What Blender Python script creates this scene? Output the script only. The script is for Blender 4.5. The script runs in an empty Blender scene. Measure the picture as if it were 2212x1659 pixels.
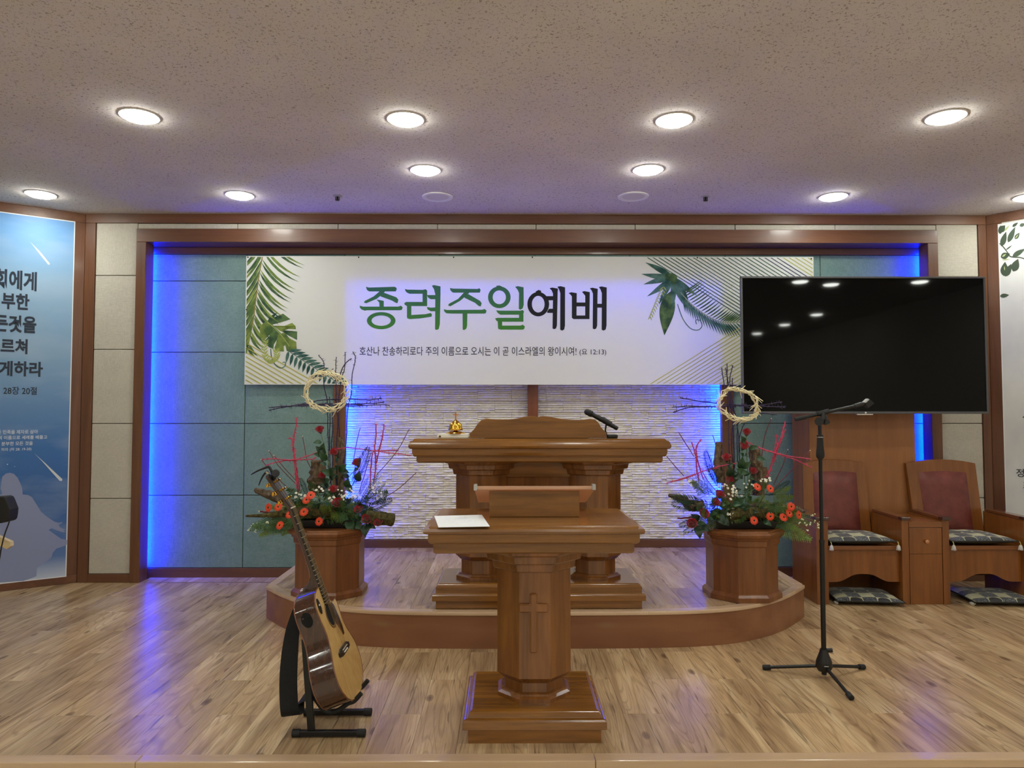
import bpy, bmesh, math, random
from mathutils import Vector as V, Matrix, noise
random.seed(7)
sc = bpy.context.scene
COL = sc.collection
rad = math.radians

# ---------------------------------------------------------------- camera
F, H = 1533.0, 1.35
PITCH, YAW = math.atan(62.5 / F), math.atan(11 / F)
cam = bpy.data.objects.new('camera', bpy.data.cameras.new('camera'))
COL.objects.link(cam)
cam.location = (0, 0, H)
cam.rotation_euler = (math.pi / 2 + PITCH, 0, -YAW)
cam.data.sensor_width = 36.0
cam.data.lens = 36.0 * F / 2212
cam.data.clip_start = 0.02
sc.camera = cam
CM = cam.rotation_euler.to_matrix()
CP = V((0, 0, H))

# ---------------------------------------------------------------- world, exposure
w = bpy.data.worlds.new('world'); sc.world = w; w.use_nodes = True
w.node_tree.nodes['Background'].inputs[0].default_value = (0.6, 0.62, 0.66, 1)
w.node_tree.nodes['Background'].inputs[1].default_value = 0.02
sc.view_settings.view_transform = 'Standard'
sc.view_settings.look = 'None'
sc.view_settings.gamma = 1
sc.view_settings.use_curve_mapping = False
sc.view_settings.exposure = 0.0
LAMP = 97.0          # radiance of the stage downlights
HALL = 78.0          # radiance of the hall downlights
BLUE = 780.0          # radiance of the blue strips

# ---------------------------------------------------------------- pixel to place
def ray(px, py): return CM @ V(((px - 1106) / F, (829.5 - py) / F, -1))
def PY(px, py, y): d = ray(px, py); return CP + d * (y / d.y)
def PZ(px, py, z=0.0): d = ray(px, py); return CP + d * ((z - H) / d.z)
def PP(px, py, p0, n): d = ray(px, py); return CP + d * ((p0 - CP).dot(n) / d.dot(n))
def zz(py, y, px=1106): return PY(px, py, y).z
def xx(px, y, py=860): return PY(px, py, y).x

# ---------------------------------------------------------------- mesh helpers
ORIG = {}
def tag(o, label, cat, group=None):
    o['label'] = label; o['category'] = cat
    if group: o['group'] = group
    return o
def thing(name, loc, label, cat, group=None):
    o = bpy.data.objects.new(name, None); COL.objects.link(o)
    o.empty_display_size = 0.05
    o.location = V(loc); ORIG[o.name] = V(loc)
    return tag(o, label, cat, group)
def put(name, me, parent=None, M=None):
    o = bpy.data.objects.new(name, me); COL.objects.link(o)
    if parent is not None: o.parent = parent
    if M is not None: o.matrix_local = M
    return o
def frame(origin, z, x=None):
    """matrix with local Z along z, local X near x"""
    z = V(z).normalized(); x = V(x) if x is not None else V((1, 0, 0))
    y = z.cross(x)
    if y.length < 1e-4: y = z.cross(V((0, 1, 0)))
    y.normalize(); x = y.cross(z).normalized()
    m = Matrix((x, y, z)).transposed().to_4x4(); m.translation = V(origin)
    return m

class MB:
    def __init__(s): s.v = []; s.f = []
    def add(s, vs, fs, M=None):
        n = len(s.v)
        s.v += [(M @ V(p)) if M is not None else V(p) for p in vs]
        s.f += [[i + n for i in f] for f in fs]
        return s
    def box(s, x0, x1, y0, y1, z0, z1, M=None):
        vs = [(x, y, z) for z in (z0, z1) for y in (y0, y1) for x in (x0, x1)]
        return s.add(vs, [(0, 2, 3, 1), (4, 5, 7, 6), (0, 1, 5, 4), (2, 6, 7, 3), (0, 4, 6, 2), (1, 3, 7, 5)], M)
    def prism(s, poly, ext, M=None):
        ext = V(ext); a = [V(p) for p in poly]; n = len(a)
        return s.add(a + [p + ext for p in a],
                     [list(range(n))[::-1], list(range(n, 2 * n))] + [(i, (i + 1) % n, n + (i + 1) % n, n + i) for i in range(n)], M)
    def flat(s, poly, M=None): return s.add(poly, [list(range(len(poly)))], M)
    def rings(s, rings, cap=True, closed=True, M=None):
        n = len(rings[0]); vs = [p for r in rings for p in r]; fs = []
        for k in range(len(rings) - 1):
            for i in range(n if closed else n - 1):
                j = (i + 1) % n
                fs.append((k * n + i, k * n + j, (k + 1) * n + j, (k + 1) * n + i))
        if cap: fs += [list(range(n))[::-1], list(range((len(rings) - 1) * n, len(rings) * n))]
        return s.add(vs, fs, M)
    def rect(s, cx, cy, lv, M=None):      # lv: (z, half width, half depth)
        return s.rings([[V((cx - a, cy - b, z)), V((cx + a, cy - b, z)), V((cx + a, cy + b, z)), V((cx - a, cy + b, z))] for z, a, b in lv], M=M)
    def octa(s, cx, cy, lv, M=None):      # lv: (z, half across flats)
        return s.rings([[V((cx + a / math.cos(rad(22.5)) * math.cos(rad(22.5 + 45 * k)), cy + a / math.cos(rad(22.5)) * math.sin(rad(22.5 + 45 * k)), z)) for k in range(8)] for z, a in lv], M=M)
    def lathe(s, prof, M=None, n=20):     # prof: (r, z)
        return s.rings([[V((r * math.cos(2 * math.pi * k / n), r * math.sin(2 * math.pi * k / n), z)) for k in range(n)] for r, z in prof], M=M)
    def tube(s, pts, r, n=8, M=None, flat=1.0):
        pts = [V(p) for p in pts]; m = len(pts)
        rr = r if isinstance(r, (list, tuple)) else [r] * m
        ups = None; rg = []
        for i, p in enumerate(pts):
            t = (pts[min(i + 1, m - 1)] - pts[max(i - 1, 0)])
            if t.length < 1e-9: t = V((0, 0, 1))
            t.normalize()
            if ups is None:
                u = t.orthogonal().normalized()
            else:
                u = (ups - t * ups.dot(t))
                u = u.normalized() if u.length > 1e-6 else t.orthogonal().normalized()
            ups = u; b = t.cross(u)
            rg.append([p + (u * math.cos(2 * math.pi * k / n) + b * math.sin(2 * math.pi * k / n) * flat) * rr[i] for k in range(n)])
        return s.rings(rg, M=M)
    def sphere(s, c, r, n=12, m=8, sc_=(1, 1, 1)):
        rg = []
        for i in range(m + 1):
            a = math.pi * (0.02 + 0.96 * i / m) - math.pi / 2
            rg.append([V(c) + V((math.cos(a) * math.cos(2 * math.pi * k / n) * r * sc_[0], math.cos(a) * math.sin(2 * math.pi * k / n) * r * sc_[1], math.sin(a) * r * sc_[2])) for k in range(n)])
        return s.rings(rg)
    def mesh(s, name, mat, org=V((0, 0, 0)), smooth=None, bevel=0, seg=2):
        me = bpy.data.meshes.new(name)
        me.from_pydata([p - org for p in s.v], [], s.f)
        bm = bmesh.new(); bm.from_mesh(me)
        bmesh.ops.recalc_face_normals(bm, faces=bm.faces)
        if bevel:
            es = [e for e in bm.edges if len(e.link_faces) == 2 and e.calc_face_angle(0) > rad(30)]
            bmesh.ops.bevel(bm, geom=es, offset=bevel, segments=seg, affect='EDGES', clamp_overlap=True, profile=0.5)
        bm.to_mesh(me); bm.free()
        if mat: me.materials.append(mat)
        if smooth:
            me.polygons.foreach_set('use_smooth', [True] * len(me.polygons))
            me.set_sharp_from_angle(angle=rad(smooth))
        me.update()
        return me
    def build(s, name, mat, parent=None, smooth=None, bevel=0, seg=2, org=None):
        if parent is not None: org = ORIG[parent.name]
        elif org is None:
            org = V((sum(p.x for p in s.v) / len(s.v), sum(p.y for p in s.v) / len(s.v), min(p.z for p in s.v)))
        o = put(name, s.mesh(name, mat, org, smooth, bevel, seg), parent)
        if parent is None: o.location = org
        ORIG[o.name] = V(org)
        return o
def struct(o): o['kind'] = 'structure'; return o
def BX(name, mat, parent, x0, x1, y0, y1, z0, z1, bevel=0): return MB().box(x0, x1, y0, y1, z0, z1).build(name, mat, parent, bevel=bevel)

def spline(pts, k=6):
    pts = [V(p) for p in pts]; out = []
    for i in range(len(pts) - 1):
        p0, p1, p2, p3 = pts[max(i - 1, 0)], pts[i], pts[i + 1], pts[min(i + 2, len(pts) - 1)]
        for j in range(k):
            t = j / k
            out.append(0.5 * ((2 * p1) + (p2 - p0) * t + (2 * p0 - 5 * p1 + 4 * p2 - p3) * t * t + (3 * p1 - p0 - 3 * p2 + p3) * t ** 3))
    return out + [pts[-1]]

# ---------------------------------------------------------------- materials
def lin(c):
    f = lambda u: u / 12.92 if u <= 0.04045 else ((u + 0.055) / 1.055) ** 2.4
    return tuple(f(x / 255) for x in c) + (1,)
class NT:
    def __init__(s, name):
        s.m = bpy.data.materials.new(name); s.m.use_nodes = True
        s.t = s.m.node_tree; s.b = s.t.nodes['Principled BSDF']; s.out = s.t.nodes['Material Output']
    def n(s, kind, **kw):
        nd = s.t.nodes.new('ShaderNode' + kind)
        for k, v in kw.items():
            if k.startswith('i_'):
                key = k[2:].replace('_', ' ')
                nd.inputs[int(key) if key.isdigit() else key].default_value = v
            else: setattr(nd, k, v)
        return nd
    def l(s, a, b): s.t.links.new(a, b)
    def set(s, **kw):
        for k, v in kw.items(): s.b.inputs[k.replace('_', ' ')].default_value = v
    def ramp(s, fac, stops):
        r = s.n('ValToRGB'); e = r.color_ramp.elements
        while len(e) < len(stops): e.new(0.5)
        for el, (p, c) in zip(e, stops): el.position = p; el.color = c
        s.l(fac, r.inputs[0]); return r.outputs[0]
    def math(s, op, a, b=None, c=None):
        nd = s.n('Math', operation=op)
        for i, x in enumerate((a, b, c)):
            if x is None: continue
            if isinstance(x, (int, float)): nd.inputs[i].default_value = x
            else: s.l(x, nd.inputs[i])
        return nd.outputs[0]
    def mix(s, fac, a, b, mode='MIX'):
        nd = s.n('Mix', data_type='RGBA', blend_type=mode)
        for i, x in ((0, fac), (6, a), (7, b)):
            if isinstance(x, (int, float)): nd.inputs[i].default_value = x
            elif isinstance(x, tuple): nd.inputs[i].default_value = x
            else: s.l(x, nd.inputs[i])
        return nd.outputs[2]
    def bump(s, h, strength=0.2, dist=0.01):
        b = s.n('Bump', i_Strength=strength, i_Distance=dist)
        s.l(h, b.inputs['Height']); s.l(b.outputs[0], s.b.inputs['Normal'])
    def coords(s, scale=(1, 1, 1), kind='Object', rnd=False):
        tc = s.n('TexCoord'); mp = s.n('Mapping'); mp.inputs['Scale'].default_value = scale
        src = tc.outputs[kind]
        if rnd:
            oi = s.n('ObjectInfo'); cb = s.n('CombineXYZ')
            s.l(s.math('MULTIPLY', oi.outputs['Random'], 37.0), cb.inputs[0])
            s.l(s.math('MULTIPLY', oi.outputs['Random'], 91.0), cb.inputs[1])
            s.l(s.math('MULTIPLY', oi.outputs['Random'], 53.0), cb.inputs[2])
            va = s.n('VectorMath', operation='ADD'); s.l(src, va.inputs[0]); s.l(cb.outputs[0], va.inputs[1]); src = va.outputs[0]
            s.rand = oi.outputs['Random']
        s.l(src, mp.inputs['Vector']); return mp.outputs[0]
    def noise(s, vec, scale, detail=4, rough=0.5, dist=0.0):
        nd = s.n('TexNoise', i_Scale=scale, i_Detail=detail, i_Roughness=rough, i_Distortion=dist)
        s.l(vec, nd.inputs['Vector']); return nd.outputs[0]

def plain(name, c, rough=0.5, metal=0.0, coat=0.0, spec=0.5, **kw):
    m = NT(name); m.set(Base_Color=lin(c), Roughness=rough, Metallic=metal, Coat_Weight=coat)
    m.b.inputs['Specular IOR Level'].default_value = spec
    m.set(**kw); return m.m
def wood(name, c1, c2, axis='Z', rough=0.35, coat=0.25, gs=1.0, rnd=False, spec=0.5):
    m = NT(name)
    sc3 = {'X': (1.2, 16, 16), 'Y': (16, 1.2, 16), 'Z': (16, 16, 1.2)}[axis]
    v = m.coords(tuple(a * gs for a in sc3), rnd=rnd)
    a = m.noise(v, 1.0, 3, 0.55, 0.6); b = m.noise(v, 5.0, 5, 0.6, 0.2)
    f = m.math('ADD', m.math('MULTIPLY', a, 0.72), m.math('MULTIPLY', b, 0.28))
    mid = tuple((x + y) / 2 for x, y in zip(c1, c2))
    m.l(m.ramp(f, [(0.33, lin(c1)), (0.5, lin(mid)), (0.68, lin(c2))]), m.b.inputs['Base Color'])
    m.set(Roughness=rough, Coat_Weight=coat, Coat_Roughness=0.12)
    m.b.inputs['Specular IOR Level'].default_value = spec
    m.bump(b, 0.06, 0.002)
    return m.m
def fabric(name, c1, c2, rnd=True):
    m = NT(name)
    v = m.coords((1, 1, 1), rnd=rnd)
    vx = m.n('Mapping'); vx.inputs['Scale'].default_value = (260, 260, 30); m.l(v, vx.inputs[0])
    vz = m.n('Mapping'); vz.inputs['Scale'].default_value = (30, 30, 260); m.l(v, vz.inputs[0])
    a = m.noise(vx.outputs[0], 1, 2); b = m.noise(vz.outputs[0], 1, 2); big = m.noise(v, 6, 3)
    f = m.math('ADD', m.math('ADD', m.math('MULTIPLY', a, 0.4), m.math('MULTIPLY', b, 0.4)), m.math('MULTIPLY', big, 0.2))
    m.l(m.ramp(f, [(0.35, lin(c1)), (0.65, lin(c2))]), m.b.inputs['Base Color'])
    m.set(Roughness=0.9); m.b.inputs['Specular IOR Level'].default_value = 0.2
    m.bump(f, 0.25, 0.002)
    return m.m
def emit(name, c, s):
    m = NT(name); m.set(Base_Color=(0.8, 0.8, 0.8, 1), Emission_Color=c, Emission_Strength=s); return m.m

TRIM_X = wood('trim wood along x', (88, 53, 31), (116, 74, 46), 'X', 0.42, 0.1, 0.8)
TRIM_Z = wood('trim wood along z', (88, 53, 31), (116, 74, 46), 'Z', 0.42, 0.1, 0.8)
ALT_X = wood('lectern wood along x', (102, 64, 20), (152, 101, 42), 'X', 0.22, 0.5)
ALT_Z = wood('lectern wood along z', (94, 56, 20), (138, 86, 37), 'Z', 0.24, 0.45)
PED_Z = wood('pedestal wood', (100, 57, 24), (138, 84, 40), 'Z', 0.36, 0.25)
CH_Z = wood('chair wood', (112, 63, 21), (142, 85, 34), 'Z', 0.3, 0.3, 0.9)
CH_X = wood('chair wood along x', (116, 66, 26), (146, 90, 42), 'X', 0.28, 0.35)
CH_A = wood('arm top wood', (92, 48, 22), (122, 70, 34), 'Y', 0.22, 0.5)
CH_D = wood('dark arm cap wood', (48, 24, 16), (78, 40, 24), 'Y', 0.2, 0.5)
CAB_Z = wood('cabinet wood', (138, 86, 44), (158, 104, 58), 'Z', 0.42, 0.1, 0.7)
RISER = wood('riser wood', (106, 72, 50), (128, 90, 64), 'X', 0.4, 0.15, 0.5)
NOSE = wood('nosing wood', (184, 152, 118), (206, 176, 142), 'X', 0.3, 0.2, 0.6)
BEIGE = fabric('beige fabric', (178, 172, 158), (202, 196, 182))
GREEN = fabric('green fabric', (100, 128, 118), (130, 154, 144))
BLACK = plain('black plastic', (14, 14, 15), 0.42)
BLACKM = plain('black metal', (16, 16, 17), 0.32, 0.2)
RUBBER = plain('black rubber', (20, 20, 21), 0.7)
CHROME = plain('chrome', (210, 210, 210), 0.15, 1.0)
GOLD = plain('polished brass', (226, 176, 66), 0.16, 1.0)
WHITE = plain('white plastic', (232, 230, 224), 0.4)

def plank_mat():
    m = NT('vinyl plank')
    v = m.coords((1, 1, 1), rnd=True)
    def mp(sc3):
        k = m.n('Mapping'); k.inputs['Scale'].default_value = sc3; m.l(v, k.inputs[0]); return k.outputs[0]
    big = m.noise(mp((9, 1.1, 1)), 1, 3, 0.55, 0.8)
    cath = m.noise(mp((6, 0.5, 1)), 1, 1, 0.4, 0.5)
    lines = m.math('SINE', m.math('MULTIPLY', cath, 130.0))
    fine = m.noise(mp((140, 5, 1)), 1, 3, 0.6)
    base = m.ramp(big, [(0.3, lin((152, 120, 85))), (0.5, lin((188, 155, 112))), (0.7, lin((214, 184, 140)))])
    lf = m.ramp(lines, [(0.55, (0, 0, 0, 1)), (1.0, (1, 1, 1, 1))])
    c = m.mix(m.math('MULTIPLY', lf, 0.28), base, lin((98, 74, 48)))
    c = m.mix(m.math('MULTIPLY', m.ramp(fine, [(0.5, (0, 0, 0, 1)), (0.72, (1, 1, 1, 1))]), 0.42), c, lin((104, 80, 54)))
    vo = m.n('TexVoronoi', i_Scale=1.0, i_Randomness=1.0); vk = m.n('Mapping'); vk.inputs['Scale'].default_value = (6.0, 2.6, 1); m.l(v, vk.inputs[0]); m.l(vk.outputs[0], vo.inputs['Vector'])
    kn = m.ramp(vo.outputs['Distance'], [(0.0, (1, 1, 1, 1)), (0.1, (0.5, 0.5, 0.5, 1)), (0.12, (0, 0, 0, 1))])
    c = m.mix(m.math('MULTIPLY', kn, 0.9), c, lin((84, 58, 42)))
    ck = m.noise(mp((48, 2.4, 1)), 1, 2, 0.5, 0.6)
    c = m.mix(m.math('MULTIPLY', m.ramp(ck, [(0.63, (0, 0, 0, 1)), (0.69, (1, 1, 1, 1))]), 0.55), c, lin((78, 58, 40)))
    hs = m.n('HueSaturation'); m.l(c, hs.inputs['Color'])
    m.l(m.math('ADD', m.math('MULTIPLY', m.rand, 0.24), 0.84), hs.inputs['Value'])
    hs.inputs['Saturation'].default_value = 0.96
    m.l(hs.outputs[0], m.b.inputs['Base Color'])
    m.set(Roughness=0.27); m.b.inputs['Specular IOR Level'].default_value = 0.5
    m.bump(fine, 0.12, 0.001)
    return m.m
PLANK = plank_mat()
def ceil_mat():
    m = NT('mineral ceiling board')
    v = m.coords((1, 1, 1))
    a = m.noise(v, 84, 2, 0.45, 1.1); big = m.noise(v, 1.5, 2)
    f = m.ramp(a, [(0.60, (0, 0, 0, 1)), (0.65, (1, 1, 1, 1))])
    base = m.ramp(big, [(0.3, lin((208, 199, 193))), (0.7, lin((218, 209, 203)))])
    m.l(m.mix(m.math('MULTIPLY', f, 0.6), base, lin((112, 98, 84))), m.b.inputs['Base Color'])
    m.set(Roughness=0.95); m.b.inputs['Specular IOR Level'].default_value = 0.1
    m.bump(m.math('MULTIPLY', f, -1.0), 0.3, 0.003)
    return m.m
CEIL = ceil_mat()
def stone_mat():
    m = NT('split face stone')
    v = m.coords((1, 1, 1), rnd=True)
    a = m.noise(v, 9, 5, 0.6); b = m.noise(v, 60, 4)
    c = m.ramp(a, [(0.3, lin((226, 218, 200))), (0.6, lin((242, 237, 226)))])
    m.l(m.mix(m.math('MULTIPLY', b, 0.15), c, lin((206, 194, 172))), m.b.inputs['Base Color'])
    m.set(Roughness=0.85); m.bump(b, 0.4, 0.004)
    return m.m
STONE = stone_mat()

# ---------------------------------------------------------------- main places
YF = PZ(240, 1258).y                 # front of the wood framed wall
YR = PZ(450, 1247).y                 # green panels
DF0 = PZ(1400, 1401).y               # dais front
ZD = zz(1322, DF0, 1400)             # dais top
YS = PZ(830, 1183, ZD).y             # stone
ZC = zz(464, YF)                     # ceiling
XL, XR = xx(177.5, YF), xx(2138, YF)
YE = PZ(1000, 1637).y                # stage front edge
FLZ = -0.32                          # hall floor
YB = -8.5                            # hall back wall
BL = PZ(0, 1278); BR = PZ(2212, 452, ZC)
dL = V((BL.x - XL, BL.y - YF, 0)).normalized()
dR = V((BR.x - XR, BR.y - YF, 0)).normalized()
LW = 2.9
AL = V((XL, YF, 0)); AR = V((XR, YF, 0))
EL, ER = AL + dL * LW, AR + dR * LW
nL = V((-dL.y, dL.x, 0));  nL = nL if nL.y < 0 else -nL
nR = V((-dR.y, dR.x, 0));  nR = nR if nR.y < 0 else -nR
print('YF %.2f YR %.2f YS %.2f ZD %.3f ZC %.2f XL %.2f XR %.2f YE %.2f' % (YF, YR, YS, ZD, ZC, XL, XR, YE), dL, dR)

# ---------------------------------------------------------------- floor, ceiling, hall
def clip(poly, region):
    out = poly
    n = len(region)
    for i in range(n):
        a, b = region[i], region[(i + 1) % n]
        e = (b[0] - a[0], b[1] - a[1]); inp, out = out, []
        side = lambda p: e[0] * (p[1] - a[1]) - e[1] * (p[0] - a[0])
        for j in range(len(inp)):
            p, q = inp[j], inp[(j + 1) % len(inp)]
            sp, sq = side(p), side(q)
            if sp >= 0: out.append(p)
            if (sp >= 0) != (sq >= 0):
                t = sp / (sp - sq); out.append((p[0] + (q[0] - p[0]) * t, p[1] + (q[1] - p[1]) * t))
        if not out: return []
    return out
def area(p): return 0.5 * sum(p[i][0] * p[(i + 1) % len(p)][1] - p[(i + 1) % len(p)][0] * p[i][1] for i in range(len(p)))
PX0 = PZ(120.5, 1545).x
PWID = (PZ(295.7, 1545).x - PZ(120.5, 1545).x) / 2
PJ0, PJ1 = PZ(300, 1545).y, PZ(300, 1470).y
PLEN = 2 * (PJ1 - PJ0)
def planks(region, z, parent, shift=0):
    xs = [p[0] for p in region]; ys = [p[1] for p in region]
    g = 0.0006; th = 0.006
    full = MB().prism([(-PWID / 2 + g, -PLEN / 2 + g, -th), (PWID / 2 - g, -PLEN / 2 + g, -th), (PWID / 2 - g, PLEN / 2 - g, -th), (-PWID / 2 + g, PLEN / 2 - g, -th)], (0, 0, th)).mesh('plank', PLANK, bevel=0.0008, seg=1)
    i0 = math.floor((min(xs) - PX0) / PWID) - 1; i1 = math.ceil((max(xs) - PX0) / PWID) + 1
    for i in range(i0, i1):
        yo = PJ0 + shift + (PLEN / 2 if i % 2 else 0)
        j0 = math.floor((min(ys) - yo) / PLEN) - 1; j1 = math.ceil((max(ys) - yo) / PLEN) + 1
        for j in range(j0, j1):
            x0, y0 = PX0 + i * PWID, yo + j * PLEN
            c = V((x0 + PWID / 2, y0 + PLEN / 2, z))
            q = [(x0 + g, y0 + g), (x0 + PWID - g, y0 + g), (x0 + PWID - g, y0 + PLEN - g), (x0 + g, y0 + PLEN - g)]
            r = clip(q, region)
            if len(r) < 3 or area(r) < 2e-4: continue
            if abs(area(r) - area(q)) < 1e-6: me = full
            else: me = MB().prism([(p[0] - c.x, p[1] - c.y, -th) for p in r], (0, 0, th)).mesh('plank', PLANK)
            put('plank', me, parent, Matrix.Translation(c - ORIG[parent.name]))
stage_poly = [(EL.x, YE), (ER.x, YE), (ER.x, ER.y), (XR, YF), (XL, YF), (EL.x, EL.y)]
stage_mid = [(xx(311, YF), YF - 0.01), (xx(2009, YF), YF - 0.01), (xx(2009, YF), YR), (xx(311, YF), YR)]
sub = MB().prism([(p[0], p[1], FLZ) for p in stage_poly], (0, 0, -FLZ - 0.006)).prism([(p[0], p[1], FLZ) for p in stage_mid], (0, 0, -FLZ - 0.006))
floor = struct(sub.build('floor', plain('dark subfloor', (46, 34, 24), 0.8), org=V((0, 4.5, 0))))
planks(stage_poly, 0.0, floor)
planks(stage_mid, 0.0, floor)
HALLF = wood('hall floor', (214, 200, 178), (226, 214, 194), 'Y', 0.4, 0.1)
struct(BX('floor', HALLF, None, EL.x, ER.x, YB, YE, FLZ - 0.1, FLZ))
ceiling = struct(BX('ceiling', CEIL, None, EL.x - 0.3, ER.x + 0.3, YB - 0.2, YR + 0.5, ZC, ZC + 0.1))
HWALL = plain('hall wall paint', (236, 230, 220), 0.85)
struct(BX('wall_left', HWALL, None, EL.x - 0.12, EL.x, YB, EL.y, FLZ, ZC))
struct(BX('wall_right', HWALL, None, ER.x, ER.x + 0.12, YB, ER.y, FLZ, ZC))
struct(BX('wall_front', HWALL, None, EL.x - 0.12, ER.x + 0.12, YB - 0.12, YB, FLZ, ZC))
# stage edge: pale nosing in three lengths over a wood riser
nose = struct(BX('trim_1', RISER, None, EL.x, ER.x, YE - 0.022, YE - 0.001, FLZ, -0.03))
cuts = [EL.x + 0.001, PZ(290, 1650).x, PZ(1288, 1650).x, ER.x - 0.001]
for a, b in zip(cuts, cuts[1:]):
    BX('nosing', NOSE, nose, a + 0.0008, b - 0.0008, YE - 0.034, YE + 0.03, -0.03, 0.003, 0.004)

# ---------------------------------------------------------------- back wall
xo0, xo1 = xx(311, YF), xx(2009, YF)                 # recess opening
xf0, xf1 = xx(290, YF), xx(2031, YF)                 # frame outer
xb0, xb1 = xx(199.5, YF), xx(2121, YF)               # beige outer
zt1, zt2, zt3 = zz(484, YF), zz(496.5, YF), zz(525, YF)
xs0, xs1 = xx(748, YR), xx(1557, YR)                 # stone opening
zs1 = zz(607, YR)
RD = 0.02
wb = MB()
T = 0.12
CV, GP = 0.09, 0.06                                  # depth of the light coves, gap behind their lips
wb.box(XL - 0.3, xo0 - CV, YF + RD, YR + T + 0.6, -0.0, ZC)
wb.box(xo1 + CV, XR + 0.3, YF + RD, YR + T + 0.6, 0, ZC)
wb.box(xo0 - CV, xo0, YR + 0.02, YR + T + 0.6, 0.0, zt3)
wb.box(xo1, xo1 + CV, YR + 0.02, YR + T + 0.6, 0.0, zt3)
wb.box(xo0 - CV, xo1 + CV, YF + RD, YR + T + 0.6, zt3 + 0.03, ZC)
wb.box(xo0, xs0 - CV, YR + 0.02, YS + 0.6, 0, zt3)
wb.box(xs1 + CV, xo1, YR + 0.02, YS + 0.6, 0, zt3)
wb.box(xs0 - CV, xs1 + CV, YR + 0.02, YS + 0.6, zs1, zt3)
wb.box(xs0 - CV, xs1 + CV, YS + 0.03, YS + 0.6, 0, zs1)
wall = struct(wb.build('wall_back', plain('wall board', (120, 112, 100), 0.9), org=V((0.2, YF, 0))))
def panel(x0, x1, z0, z1, y, mat, parent, th=0.02, g=0.0025):
    return BX('fabric_panel', mat, parent, x0 + g, x1 - g, y, y + th - 0.001, z0 + g, z1 - g, 0.004)
zb = [zz(v, YF, 245) for v in (1240, 1077, 915, 755, 595, 481)]
for a, b in ((xb0, xf0), (xf1, xb1)):
    for z0, z1 in zip(zb, zb[1:]): panel(a, b, z0, z1, YF, BEIGE, wall)
ztop0, ztop1 = zt2, zt1
js = [xf0] + [xx(v, YF, 490) for v in (513, 730, 945, 1158, 1372, 1588, 1804)] + [xf1]
for a, b in zip(js, js[1:]): panel(a, b, ztop0, ztop1, YF, BEIGE, wall)
zg = [zz(v, YR, 450) for v in (1227, 1070, 915, 761, 607, 549)]
xg = [xo0 - CV, xx(529, YR), xs0 - 0.1]; xh = [xs1 + 0.1, xx(1777, YR), xo1 + CV]
for cols in (xg, xh):
    for a, b in zip(cols, cols[1:]):
        for z0, z1 in zip(zg[:-2], zg[1:-1]): panel(a, b, z0, z1, YR, GREEN, wall)
top = [xo0 - CV, xx(529, YR), xx(742, YR), xx(949, YR), xx(1156, YR), xx(1363, YR), xx(1570, YR), xx(1777, YR), xo1 + CV]
for a, b in zip(top, top[1:]): panel(a, b, zg[-2], zg[-1], YR, GREEN, wall)
# wood trim
def trim(k, mat, *b, bev=0.003):
    o = MB().box(*b).build('trim_%d' % k, mat, None, bevel=bev); return struct(o)
trim(2, TRIM_X, XL, XR, YF - 0.012, YF + RD, zt1, ZC)                       # cornice
trim(3, TRIM_Z, XL, xb0, YF - 0.012, YF + RD, 0.0, zt1)
trim(4, TRIM_Z, xb1, XR, YF - 0.012, YF + RD, 0.0, zt1)
trim(5, TRIM_X, xb0, xf0, YF - 0.012, YF + RD, 0.0, zb[0])
trim(6, TRIM_X, xf1, xb1, YF - 0.012, YF + RD, 0.0, zb[0])
trim(7, TRIM_Z, xf0, xo0, YF - 0.02, YR - GP, 0.0, zt3)                  # frame legs with deep reveals
trim(8, TRIM_Z, xo1, xf1, YF - 0.02, YR - GP, 0.0, zt3)
trim(9, TRIM_X, xf0, xf1, YF - 0.02, YR - 0.0085, zt3, zt2)
trim(10, TRIM_X, xo0 - CV, xo1 + CV, YR - 0.008, YR + 0.019, zg[-1], zt3)             # inner header
bbz = zz(1227, YR, 450)
for k, (a, b) in enumerate(((xo0 - CV, xs0 - 0.1), (xs1 + 0.1, xo1 + CV))):
    struct(BX('baseboard_back', TRIM_X, None, a, b, YR - 0.01, YR + 0.019, 0.0, bbz, 0.003))
struct(BX('baseboard_back', TRIM_X, None, xs0, xs1, YS - 0.012, YS + 0.025, ZD, zz(1166, YS, 830), 0.003))
for k, (a, b) in enumerate(((xs0 - 0.1, xs0), (xs1, xs1 + 0.1))):       # posts beside the stone
    trim(11 + k, TRIM_Z, a, b, YR - 0.03, YR + 0.019, 0.0, zs1)
# stone cladding
def stone_variant(seed, w_, h_):
    rnd = random.Random(seed); rows = 5; nx = 16
    mb = MB(); zr = [0]
    for r in range(rows): zr.append(zr[-1] + rnd.uniform(0.75, 1.25))
    zr = [-h_ / 2 + h_ * q / zr[-1] for q in zr]
    for r in range(rows):
        d = rnd.uniform(0.006, 0.013); lo, hi = [], []
        hts = []
        for i in range(nx + 1):
            if rnd.random() < 0.34: d = rnd.uniform(0.003, 0.017)
            hts.append(max(0.002, d + rnd.uniform(-0.0045, 0.0045)))
        xs_ = [-w_ / 2 + w_ * i / nx for i in range(nx + 1)]
        wob = [rnd.uniform(-0.0045, 0.0045) for _ in xs_]
        z0, z1 = zr[r], zr[r + 1]
        prof = []
        for i, x in enumerate(xs_):
            a = hts[i]; e = 0.0004
            prof.append([V((x, 0.012, z0 + e)), V((x, -a * 0.5, z0 + e + abs(wob[i]) * 0.6)), V((x, -a, z0 + (z1 - z0) * 0.35)), V((x, -a * 0.92, z0 + (z1 - z0) * 0.75 + wob[i])), V((x, -a * 0.35, z1 - e)), V((x, 0.012, z1 - e))])
        mb.rings(prof, cap=True)
    return mb.mesh('stone_tile', STONE)
TW, TH = 74 * YS / F, 24.7 * YS / F
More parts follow.
